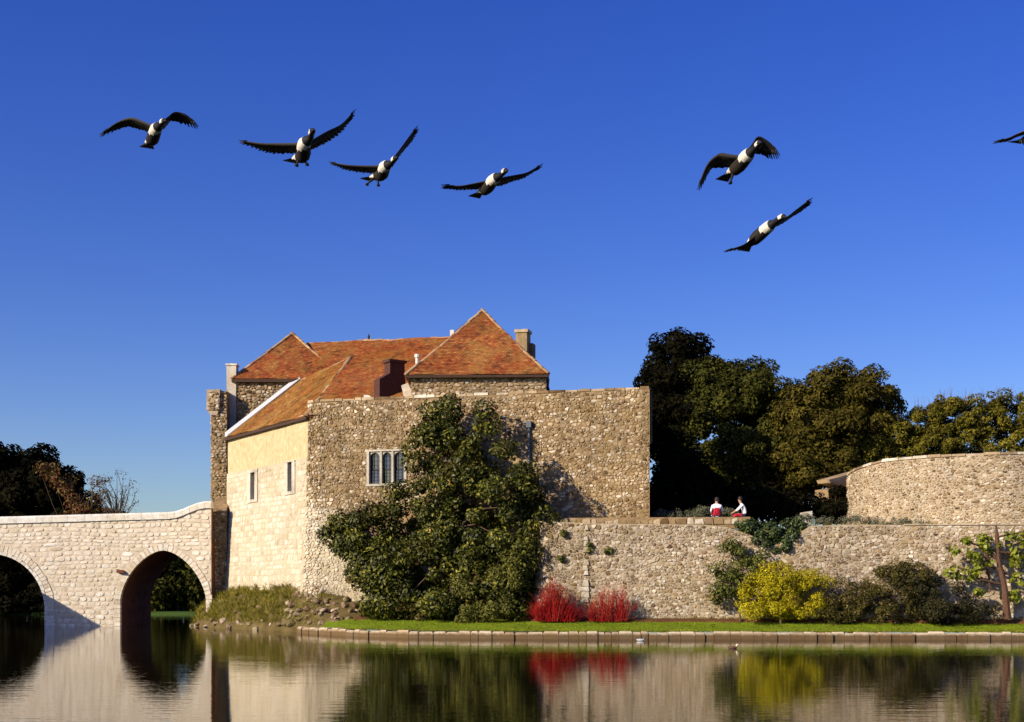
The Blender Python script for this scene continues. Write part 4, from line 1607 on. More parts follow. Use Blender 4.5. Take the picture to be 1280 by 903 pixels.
# upright quoin strip near the left end
rg = random.Random(153)
z = 1.2
sq = ts_px(733)
while z < 5.0:
    h = rg.uniform(.16, .34)
    if rg.random() < .4:
        z += h; continue
    mb = MB()
    w0, w1 = rg.uniform(.05, .26), rg.uniform(.06, .16)
    mb.hexa([tmap_(sq - w0, z, .09), tmap_(sq + w1, z, .09), tmap_(sq + w1, z, -.05), tmap_(sq - w0, z, -.05)],
            [tmap_(sq - w0 + .05, z + h - .03, .05), tmap_(sq + w1 - .04, z + h - .02, .06), tmap_(sq + w1 - .04, z + h - .02, -.05), tmap_(sq - w0 + .05, z + h - .03, -.05)], rg.uniform(.6, 1))
    mb.build("quoin_stone", M['rubble_pale'], twall)
    z += h
# low parapet on the terrace, the two people sit on it
PA, PB = ts_px(700), ts_px(939)
pmap = lambda s, z, d: (lambda p, n: (p.x - n.x * (.55 - d), p.y - n.y * (.55 - d), z))(*tpath(s))
zp0, zp1 = 4.9, tz_px(PB, 645.5)
mb = MB()
mb.hexa([pmap(PA, zp0, 0), pmap(PB, zp0, 0), pmap(PB, zp0, -.6), pmap(PA, zp0, -.6)], [pmap(PA, zp1, 0), pmap(PB, zp1, 0), pmap(PB, zp1, -.6), pmap(PA, zp1, -.6)])
para = mb.build("parapet", M['mortar'], terr)
s = PA
rg = random.Random(155)
while s < PB - .05:
    w = min(rg.uniform(.2, .5), PB - s)
    mb = MB()
    h = zp1 - .03 + rg.uniform(-.06, .03)
    p_ = rg.uniform(.03, .07)
    mb.hexa([pmap(s + .012, zp0 + .2, p_), pmap(s + w - .012, zp0 + .2, p_), pmap(s + w - .012, zp0 + .2, -.55), pmap(s + .012, zp0 + .2, -.55)],
            [pmap(s + .05, h - rg.uniform(0, .05), p_ - .06), pmap(s + w - .05, h, p_ - .05), pmap(s + w - .02, h + .02, -.55), pmap(s + .02, h + .02, -.55)], rg.random())
    mb.build("parapet_stone", M['rubble'] if rg.random() < .7 else M['rubble_pale'], para)
    s += w
# terrace ground
mb = MB()
prev = None
for s in frange(-1.0, LB, .6):
    a = tmap_(s, 0, -.45); z = 4.9
    p, n_ = tpath(max(s, .6))
    b = (a[0] - TN.x * 3, a[1] - TN.y * 3, 4.93)
    c = (a[0] - TN.x * 45 + 4, a[1] - TN.y * 45, 5.0)
    row = [mb.vert((a[0], a[1] + .02, 3.6)), mb.vert((a[0], a[1] + .04, z if ttop(s) > 4.98 else 4.85)), mb.vert(b), mb.vert(c)]
    if prev:
        for k in range(3): mb.face((prev[k], row[k], row[k + 1], prev[k + 1]))
    prev = row
tg = mb.build("terrace_ground", M['earth'])
tag(tg, "raised garden ground behind the long wall", "ground", kind="structure")

# round bastion
BC, BR = Vector((24.6, 69.2)), 7.2
bast = tag(empty("round_bastion", (BC.x, BC.y - BR, 5.0)), "curved rubble bastion standing above the garden wall at right", "bastion")
def bm_(s, z, d):
    a = s / BR
    r = BR + d + .12 * max(0, (8.5 - z) / 3.5)
    return (BC.x + r * math.sin(a), BC.y - r * math.cos(a), z)
def b_top(s): return 8.42 - .32 * max(0, (-s - 8) / 4)
mb = MB()
ang = frange(-2.3 * BR, 1.2 * BR, .5)
for a, b in zip(ang[:-1], ang[1:]):
    za, zb_ = b_top(a), b_top(b)
    ra = [mb.vert(bm_(a, 4.6, 0)), mb.vert(bm_(a, za, 0)), mb.vert(bm_(a, za, -.7)), mb.vert(bm_(a, 4.6, -.7))]
    rb = [mb.vert(bm_(b, 4.6, 0)), mb.vert(bm_(b, zb_, 0)), mb.vert(bm_(b, zb_, -.7)), mb.vert(bm_(b, 4.6, -.7))]
    for k in range(3): mb.face((ra[k], rb[k], rb[k + 1], ra[k + 1]))
bcore = mb.build("bastion_wall", M['mortar_pale'], bast)
rg = random.Random(161)
cells = stone_cells(-1.95 * BR, .35 * BR, 4.7, 8.5, (0.08, 0.115), (0.13, 0.21), rg, 0.04, .48, .26)
build_stones(bcore, cells, bm_, lambda s, z: z < b_top(s) - .10, 0.027, lambda s, z, r: 'rubble_pale' if r.random() < .72 else 'rubble', 162, 150)
s = -2.0 * BR
rg = random.Random(163)
while s < .4 * BR:
    w = rg.uniform(.4, .9)
    mb = MB()
    za, zb_ = b_top(s) - .09, b_top(s + w) - .09
    h = rg.uniform(.1, .15)
    if rg.random() < .93:
        mb.hexa([bm_(s + .01, za, .07), bm_(s + w - .01, zb_, .07), bm_(s + w - .01, zb_, -.68), bm_(s + .01, za, -.68)],
                [bm_(s + .02, za + h, .03), bm_(s + w - .02, zb_ + h, .03), bm_(s + w - .02, zb_ + h, -.66), bm_(s + .02, za + h, -.66)], rg.random())
        mb.build("coping_stone", M['rubble_pale'], bcore)
    s += w
# low sill course at the foot of the bastion
mb = MB()
s0_, s1_ = ts_px(1130), LB
mb.hexa([tmap_(s0_, 4.97, .05), tmap_(s1_, 4.97, .05), tmap_(s1_, 4.97, -.6), tmap_(s0_, 4.97, -.6)], [tmap_(s0_, 5.03, .05), tmap_(s1_, 5.03, .05), tmap_(s1_, 5.03, -.6), tmap_(s0_, 5.03, -.6)])
mb.build("capping_slab", M['rubble_pale'], terr)

# wall stub with sloping coping left of the bastion, stone block beside it
stub = tag(empty("wall_stub", PX(1050, 652, 73.0)), "dark end of a wall with sloping pale coping left of the curved bastion", "wall")
mb = MB()
qa, qb = PX(1036, 655, 72.2), PX(1075, 655, 74.5)
za, zb_ = PX(1036, 612, 72.2).z, PX(1075, 606, 74.5).z
dx = Vector((-.6, .6, 0))
mb.hexa([qa, qb, qb + dx, qa + dx], [Vector((qa.x, qa.y, za)), Vector((qb.x, qb.y, zb_)), Vector((qb.x, qb.y, zb_)) + dx, Vector((qa.x, qa.y, za)) + dx], .2)
mb.build("wall_core", M['mortar'], stub)
mb = MB()
ca, cb2 = PX(1036, 600, 71.9), PX(1075, 589, 74.2)
ca2, cb3 = PX(1038, 604, 71.9), PX(1075, 614, 74.2)
mb.hexa([ca2, cb3, cb3 + dx * .9, ca2 + dx * .9], [ca, cb2, cb2 + dx * .9, ca + dx * .9], .5)
mb.build("coping_slab", M['rubble'], stub)
mb = MB()
q = PX(1009, 646, 66.0)
mb.hexa([q + Vector((-.25, 0, -.5)), q + Vector((.25, 0, -.5)), q + Vector((.25, .4, -.5)), q + Vector((-.25, .4, -.5))],
        [q + Vector((-.27, 0, .2)), q + Vector((.25, 0, .28)), q + Vector((.25, .4, .28)), q + Vector((-.27, .4, .2))], .9)
tag(mb.build("stone_block", M['dressed'], None, (q.x, q.y, q.z - .5)), "small pale stone block on the terrace beside grey green shrubs", "block")

# ------------------------------------------------------------------ magnolia and other shrubs
def front_Y(x):      # depth of the front wall at pixel column x
    return path(s_px(x))[0].y


def inside_wall(P):
    """keep leaves in front of the gatehouse front"""
    rel = P[:, :2] - np.array([C1.x, C1.y])
    return rel @ np.array([V2.x, V2.y]) < -0.06


YM = 63.5
env = env_px([(556, 585, 62, 52, .5, 1.1), (622, 585, 46, 52, -1.2, 1.2), (600, 650, 75, 75, -.4, 1.6), (520, 655, 68, 50, .6, 1.3), (462, 668, 40, 30, 1.5, .9),
              (470, 735, 42, 40, .8, 1.1), (540, 725, 70, 55, -.3, 1.5), (640, 690, 34, 88, -1.0, 1.2), (600, 735, 70, 45, -.8, 1.3), (535, 535, 24, 30, .9, .7), (580, 540, 34, 28, .7, .8),
              (425, 658, 14, 12, 2.3, .5), (652, 632, 36, 55, -1.3, 1.2), (506, 556, 20, 8, 1.7, .5), (480, 705, 45, 30, .6, 1.0), (505, 740, 42, 36, .2, 1.1), (418, 668, 12, 8, 2.4, .4), (442, 690, 20, 20, 1.6, .6), (560, 512, 16, 10, .9, .5), (606, 525, 16, 14, .3, .6), (498, 612, 28, 12, 1.0, .7)], YM, 1.2)
tree("magnolia", "huge glossy green magnolia trained against the rubble gatehouse wall", "tree", env, 'magnolia', 201, 72000, (.11, .27), (PX(575, 775, 63.4).x, 63.4, .75),
     .22, 280, (.4, .85), ntarget=20, fill=.3, out=.5, keep=inside_wall, zmin=.75)
def shrub(name, label, lst, Y, ry, mat, seed, nleaf, lsize, zb=.8, nclump=40, rc=(.2, .45), group=None, bark='bark', cat="shrub", **kw):
    env = env_px(lst, Y, ry)
    x = sum(e[0].x for e in env) / len(env)
    return tree(name, label, cat, env, mat, seed, nleaf, lsize, (x, Y, zb), .05, nclump, rc, group, bark, 10, **kw)


shrub("olive_shrub", "rounded olive green shrub in front of the magnolia's right foot", [(612, 735, 46, 44), (640, 715, 26, 40), (585, 755, 26, 26), (615, 762, 46, 16)], 61.9, .7, 'shrub', 211, 9000, (.07, .14), nclump=60, keep=None)
shrub("low_shrub", "low brownish shrub at the magnolia's foot beside the lawn", [(520, 762, 24, 16), (545, 766, 16, 12)], 62.9, .4, 'russet', 212, 1500, (.07, .13), nclump=16, rc=(.15, .3))
shrub("climbing_shrub", "loose green climber on the wall above the yellow bush", [(912, 700, 26, 26), (935, 715, 22, 22), (905, 738, 16, 16), (950, 705, 14, 12)], 60.4, .3, 'climber', 213, 3600, (.09, .18), zb=.8, nclump=40, rc=(.2, .4))
shrub("yellow_bush", "bright yellow green bush on the bed against the wall", [(975, 742, 48, 38), (1008, 742, 34, 36), (942, 750, 26, 26), (980, 762, 55, 14), (986, 726, 28, 24), (965, 730, 24, 24)], 59.7, .7, 'yellow', 214, 26000, (.05, .11), nclump=170, fill=.2, rc=(.18, .38))
shrub("russet_bush", "brownish green bush right of the yellow bush", [(1062, 745, 32, 32), (1045, 758, 24, 20), (1060, 766, 34, 12)], 59.6, .6, 'russet', 215, 7500, (.06, .12), nclump=70, rc=(.18, .36))
shrub("flowering_bush", "dark bush speckled with faded pinkish heads", [(1120, 740, 42, 34), (1140, 722, 24, 18), (1095, 755, 25, 22), (1120, 765, 46, 13)], 59.4, .8, 'russet', 216, 11500, (.07, .13), nclump=90, rc=(.2, .4))
shrub("shadowed_bush", "dark low bush sloping down beside the espalier tree", [(1180, 748, 38, 28), (1160, 735, 28, 26), (1215, 762, 24, 14), (1185, 766, 42, 12)], 59.0, .8, 'darkshrub', 217, 10000, (.07, .13), nclump=50, rc=(.2, .4))

# espalier tree at the right
ex_b = (PX(1259, 772, 58.9).x, 58.9, .8)
root = tag(empty("espalier_tree", ex_b), "thin brown trunk with sparse lime leaves against the wall at right", "tree")
mb = MB()
tp = [PX(1259, 774, 58.9), PX(1256, 735, 58.9), PX(1248, 700, 59.0), PX(1246, 668, 59.1), PX(1245, 657, 59.15)]
mb.tube(tp, [.19, .13, .11, .09, .03], 8)
for a, b, c, r in (((1247, 700), (1232, 685), (1204, 676), .07), ((1249, 712), (1228, 705), (1222, 700), .06), ((1250, 730), (1215, 722), (1190, 716), .05), ((1247, 690), (1265, 692), (1290, 690), .06),
                   ((1251, 715), (1270, 722), (1290, 728), .05), ((1246, 672), (1262, 668), (1285, 664), .05), ((1232, 690), (1235, 712), (1238, 740), .09)):
    mb.tube([PX(*a, 59.0), PX(*b, 59.05), PX(*c, 59.1)], [r, r * .8, r * .35], 6)
mb.build("trunk", M['bark_red'], root)
Q, rnd, _ = crown(env_px([(1203, 688, 15, 14), (1222, 706, 9, 14), (1192, 716, 13, 12), (1234, 694, 8, 10), (1240, 664, 9, 9), (1257, 676, 9, 10), (1275, 688, 10, 10), (1270, 727, 12, 9), (1278, 668, 10, 8), (1212, 720, 16, 8), (1264, 702, 10, 10), (1230, 676, 10, 8), (1262, 745, 10, 8), (1218, 738, 10, 7)], 58.95, .22), 50, (.14, .28), 1100, (.14, .26), 219, aspect=.7)
quads_mesh("crown", Q, rnd, M['fig'], root)

# red dogwoods
def dogwood(label, blobs, Y, seed, n):
    root = tag(empty("dogwood", (PX(blobs[0][0], 775, Y).x, Y, .8)), label, "shrub", "red stemmed dogwoods by the wall")
    rg = random.Random(seed)
    mb = MB()
    for i in range(n):
        x0, half, h = blobs[rg.randrange(len(blobs))]
        u = rg.gauss(0, .45)
        b = PX(x0 + u * half * .55, 777, Y); b.y += rg.uniform(-.3, .3); b.z = .68
        hh = h * rg.uniform(.28, 1.0) ** .8 * max(.25, 1 - .45 * abs(u)) * Y / FOC
        lean = Vector((u * half * .8 * Y / FOC + rg.gauss(0, .12), rg.gauss(0, .15), 0))
        m = b + lean * .35 + Vector((0, 0, hh * .5)); t = b + lean + Vector((rg.gauss(0, .04), 0, hh))
        r = rg.uniform(.005, .011)
        rd = rg.random()
        mb.tube([b, m, t], [r, r * .8, r * .3], 3, rd, 0, False)
        for _ in range(3):
            a = m.lerp(t, rg.random())
            mb.tube([a, a + Vector((rg.gauss(0, .12), rg.gauss(0, .1), rg.uniform(.1, .35)))], [r * .6, r * .2], 3, rd, 0, False)
    o = mb.build("twigs", M['redtwig'], root)
    o["kind"] = "stuff"
dogwood("bright red dogwood twigs fanning out beside the magnolia's shade", [(692, 26, 56), (692, 16, 58), (712, 16, 24), (676, 14, 26)], 61.0, 221, 820)
dogwood("bright red dogwood twigs in the middle of the wall foot", [(764, 26, 50), (752, 16, 42), (776, 14, 52), (742, 10, 22)], 60.8, 222, 400)

# ivy in the dip, lavender on the terrace, tufts on the wall
iv = tag(empty("ivy", PX(975, 660, 61.0)), "dark green ivy mound filling the dip in the garden wall top", "ivy")
Q, rnd, _ = crown(env_px([(945, 660, 18, 8), (958, 664, 22, 10), (982, 664, 26, 13), (968, 671, 22, 11), (1000, 656, 16, 9), (932, 656, 10, 5), (952, 673, 13, 8, -.45, .25), (974, 682, 17, 9, -.45, .25), (990, 672, 10, 9, -.45, .25)], 61.15, .45), 90, (.15, .3), 8000, (.08, .15), 231, aspect=.7)
quads_mesh("leaves", Q, rnd, M['ivy'], iv)
k = 0
for x, y, rx, ry, Y, lab in ((862, 643, 24, 6, 64.0, "low grey green shrub behind the parapet beside the tower wall"), (885, 640, 16, 7, 64.0, "grey green mound behind the sitter in red"),
                             (912, 642, 10, 6, 64.0, "small grey green mound between the two sitters"), (830, 643, 12, 5, 64.0, "small grey mound at the foot of the rubble tower"),
                             (1030, 652, 42, 7, 61.3, "long grey green lavender mound above the dip"), (1080, 652, 36, 6, 61.1, "grey green lavender mound in front of the bastion's left edge"),
                             (1135, 654, 34, 5, 60.9, "flat grey green mound at the bastion's foot")):
    o = tag(empty("lavender", PX(x, y + 6, Y)), lab, "shrub", "grey green mounds on the terrace")
    env = env_px([(x - rx * .4, y, rx * .6, ry), (x + rx * .35, y + 1, rx * .6, ry * .85)], Y, .45)
    Q, rnd, _ = crown(env, 30, (.1, .24), 2200, (.05, .12), 240 + k, aspect=.3)
    quads_mesh("foliage", Q, rnd, M['lavender'], o)
    k += 1
for i, (x, y, rx, ry, Yo, lab) in enumerate(((671, 668, 6, 16, 0, "green tuft hanging on the garden wall's left end"), (737, 686, 5, 8, 0, "small bright green tuft by the pale quoin strip"),
                                          (761, 688, 5, 5, 0, "small dark green tuft right of the pale quoin strip"), (701, 699, 4, 4, 0, "tiny green tuft low on the wall's left part"), (705, 668, 3, 4, 0, "tiny green tuft under the wall top left"))):
    p = tmap_(ts_px(x), 4, .05)
    o = tag(empty("wall_tuft", PX(x, y, p[1])), lab, "plant", "tufts growing on the garden wall")
    Q, rnd, _ = crown(env_px([(x, y, rx, ry)], p[1] - .03, .12), 10, (.06, .14), 260, (.06, .12), 250 + i, aspect=.6)
    quads_mesh("leaves", Q, rnd, M['climber'], o)

# fringe of weeds: behind the kerb, along the wall foot and on the wall tops; fallen leaves on the lawn
rng = np.random.default_rng(77)
wp = []
for x in rng.uniform(KP[2].x - 1, KP[-1].x - 2, 3800):
    wp.append((x, kerb_y(x) + .40 + abs(rng.normal()) * .05, .27))
for x in rng.uniform(T1.x + .2, KP[-1].x - 2, 1800):
    y = back_y(x) - .12 - abs(rng.normal()) * .12
    wp.append((x, y, lawn_z(x, y) + .08))
clump = rng.uniform(0, ts_px(1280), 70)
for c in clump:
    for j in range(14):
        q = c + rng.normal() * .12
        p = tmap_(q, ttop(q), -.05 - abs(rng.normal()) * .12)
        wp.append((p[0], p[1], p[2] - .02))
o = grass("weeds", np.array(wp), (.06, .2), (.012, .03), 'bank_grass', 78, .7)
tag(o, "thin weeds fringing the kerb, wall foot and wall tops", "weeds", kind="stuff")
xl = rng.uniform(KP[2].x, KP[-1].x - 2, 900)
P = np.array([(x, kerb_y(x) + .4 + rng.random() * (min(back_y(x), kerb_y(x) + 4) - kerb_y(x) - .5), 0) for x in xl])
P[:, 2] = [lawn_z(x, y) + .05 for x, y, _ in P]
Nn = unit(np.column_stack([rng.normal(size=(900, 2)) * .4, np.ones(900)]))
o = quads_mesh("fallen_leaves", leaf_quads(P, Nn, rng.uniform(.05, .11, 900), rng, .7), rng.random(900), M['autumn'])
tag(o, "scattered brown fallen leaves on the lawn strip", "leaves", kind="stuff")

# ------------------------------------------------------------------ trees
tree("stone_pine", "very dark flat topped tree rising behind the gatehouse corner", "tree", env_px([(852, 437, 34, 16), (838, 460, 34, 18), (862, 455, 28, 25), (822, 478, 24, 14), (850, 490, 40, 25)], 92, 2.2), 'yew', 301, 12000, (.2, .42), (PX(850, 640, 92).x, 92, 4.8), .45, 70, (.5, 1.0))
tree("holm_oak", "broad dark green evergreen oak right of the gatehouse", "tree", env_px([(892, 500, 52, 52), (945, 495, 42, 48), (880, 560, 62, 60, -1), (950, 560, 50, 60, -1), (890, 620, 60, 30, -1), (960, 615, 40, 30, -1)], 82, 3.2), 'holm', 302, 90000, (.15, .32), (PX(910, 645, 82).x, 82, 4.8), .3, 330, (.4, 1.0), fill=.15, ntarget=8, group="evergreen trees behind the terrace")
tree("holm_oak", "bronze green evergreen oak between the dark oak and the hedge", "tree", env_px([(1040, 497, 42, 42), (1003, 535, 38, 60), (1085, 502, 40, 42), (1040, 560, 52, 48, -1), (1000, 590, 34, 34, -1), (1085, 560, 40, 40)], 79, 3.0), 'oak_brown', 303, 75000, (.14, .30), (PX(1035, 645, 79).x, 79, 4.8), .3, 300, (.4, .95), fill=.15, ntarget=8, group="evergreen trees behind the terrace")
root = None
def hedge_part(x0, x1):
    out = []
    x = x0
    while x <= x1:
        yt = 560 - 66 * min(1, max(0, (x - 1060) / 115)) ** .7 - 4 * max(0, (x - 1175) / 105)
        out += [(x, yt + 30, 24, 30), (x + 8, yt + 56, 24, 26)]
        x += 19
    return out
for i, (lst, lab) in enumerate(((hedge_part(1066, 1140), "yellowish olive hedge bush at the left end above the bastion"),
                                (hedge_part(1150, 1222), "brown green hedge bush in the middle above the bastion"),
                                (hedge_part(1232, 1330), "brown green hedge bush at the right edge above the bastion"))):
    tree("hedge_bush", lab, "hedge", env_px(lst, 78.0, 1.6), 'hedge', 310 + i, 36000, (.10, .20), (PX(lst[0][0], 600, 78).x, 78, 4.8), .12, 220, (.25, .5), fill=.3, group="hedge behind the bastion", ntarget=8)
    rg = random.Random(320 + i)
    mb = MB()
    for j in range(45):
        g = lst[rg.randrange(len(lst) // 2) * 2]
        x = g[0] + rg.uniform(-1, 1) * 10
        b = PX(x, g[1] - g[3] * .6, 78 + rg.uniform(-1, 1)); t = b + Vector((rg.gauss(0, .25), 0, rg.uniform(.5, 1.05)))
        mb.tube([b, t], [.014, .004], 3, .5, 0, False)
    root = [o for o in COL.objects if o.name.startswith("hedge_bush")][-1]
    mb.build("shoots", M['bark'], root)["kind"] = "stuff"
# trees that close the gap behind the people, its shade put into near black leaves
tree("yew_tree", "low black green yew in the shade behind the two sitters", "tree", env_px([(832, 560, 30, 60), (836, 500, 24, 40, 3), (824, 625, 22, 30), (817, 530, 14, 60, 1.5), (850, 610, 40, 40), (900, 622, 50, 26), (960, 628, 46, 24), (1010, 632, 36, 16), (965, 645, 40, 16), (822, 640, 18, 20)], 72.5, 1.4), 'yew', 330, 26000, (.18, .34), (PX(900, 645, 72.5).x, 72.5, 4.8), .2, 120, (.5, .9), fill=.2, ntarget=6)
tree("shade_bush", "added black bush standing for the shade in the gap left of the curved bastion", "shrub", env_px([(1048, 632, 14, 22), (1036, 640, 12, 12)], 70.8, .8), 'yew', 331, 4000, (.12, .24), (PX(1048, 652, 70.8).x, 70.8, 4.9), .06, 30, (.25, .5))  # added bush; its black leaves stand in for shade under the coping

# left of the bridge
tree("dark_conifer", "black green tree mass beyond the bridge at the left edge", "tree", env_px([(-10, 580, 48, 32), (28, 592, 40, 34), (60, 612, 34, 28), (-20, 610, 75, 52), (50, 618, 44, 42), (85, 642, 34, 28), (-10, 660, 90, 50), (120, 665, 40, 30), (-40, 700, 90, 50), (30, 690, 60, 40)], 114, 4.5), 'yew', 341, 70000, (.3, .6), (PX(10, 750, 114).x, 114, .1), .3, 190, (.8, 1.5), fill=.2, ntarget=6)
tree("autumn_tree", "small russet and yellow autumn tree behind the bridge parapet", "tree", env_px([(62, 588, 16, 9), (80, 603, 16, 10), (92, 622, 14, 13), (118, 634, 14, 10), (132, 608, 14, 12), (105, 645, 25, 12)], 108, 1.2), 'autumn', 342, 3200, (.14, .3), (PX(105, 745, 108).x, 108, .1), .11, 60, (.3, .65), ntarget=26)
root = tag(empty("bare_tree", (PX(143, 745, 106).x, 106, .1)), "thin nearly bare tree with few grey leaves beside the russet tree", "tree")
rg = random.Random(7)
mb = MB()
trunk = PX(146, 652, 106)
mb.tube([(PX(143, 745, 106).x, 106, .5), trunk], [.16, .07], 6)
tips = []
for i in range(46):
    e = PX(rg.uniform(118, 172), rg.uniform(590, 648), 106 + rg.uniform(-1, 1))
    m = trunk.lerp(e, .5) + Vector((rg.gauss(0, .25), 0, rg.gauss(.1, .2)))
    mb.tube([trunk + Vector((0, 0, rg.uniform(-.8, .2))), m, e], [.045, .028, .010], 4, .5, 0, False); tips.append(e)
mb.build("trunk", M['bark'], root)
P = np.array([tuple(t) for t in tips]); rng = np.random.default_rng(3)
P = np.repeat(P, 12, axis=0) + rng.normal(size=(len(P) * 12, 3)) * .25
quads_mesh("crown", leaf_quads(P, unit(rng.normal(size=P.shape)), rng.uniform(.08, .2, len(P)), rng), rng.random(len(P)), M['autumn_grey'], root)
# far bank beyond the arches, its shade put into near black leaves
for i, (x, w, h, Y, mk, lab) in enumerate(((-40, 90, 52, 109, 'yew', "dark tree beyond the left arch of the bridge"), (50, 70, 52, 109, 'yew', "dark tree behind the bridge pier"), (165, 50, 42, 118, 'yew', "dark tree at the left inside the pointed arch"),
                                       (222, 44, 42, 112, 'holm', "dark green tree seen through the pointed arch"), (270, 40, 45, 115, 'yew', "dark tree at the right inside the pointed arch"))):
    tree("far_tree", lab, "tree", env_px([(x, 712, w, h * 1.2), (x, 735, w, h), (x + w * .4, 740, w * .7, h * .55), (x - w * .4, 738, w * .7, h * .55)] + ([(x, 756, w * 1.1, 22, -4)] if i < 2 else []), Y, 2.5), mk, 350 + i, 14000, (.25, .5), (PX(x, 760, Y).x, Y, .1), .2, 80, (.7, 1.3), zmin=.2, fill=.2, ntarget=6, group="trees on the far bank")

# ------------------------------------------------------------------ geese
def feather_mat(name, c, rough=.7):
    return plain(name, c, rough, .25, .3, 30)
GM = [feather_mat("goose_brown", (0.022, 0.017, 0.013)), feather_mat("goose_black", (0.008, 0.008, 0.009)), feather_mat("goose_white", (0.66, 0.60, 0.52)),  # body brown darkened to carry the shade on the underside
      feather_mat("goose_wing", (0.020, 0.015, 0.012)), feather_mat("goose_fawn", (0.10, 0.075, 0.055))]


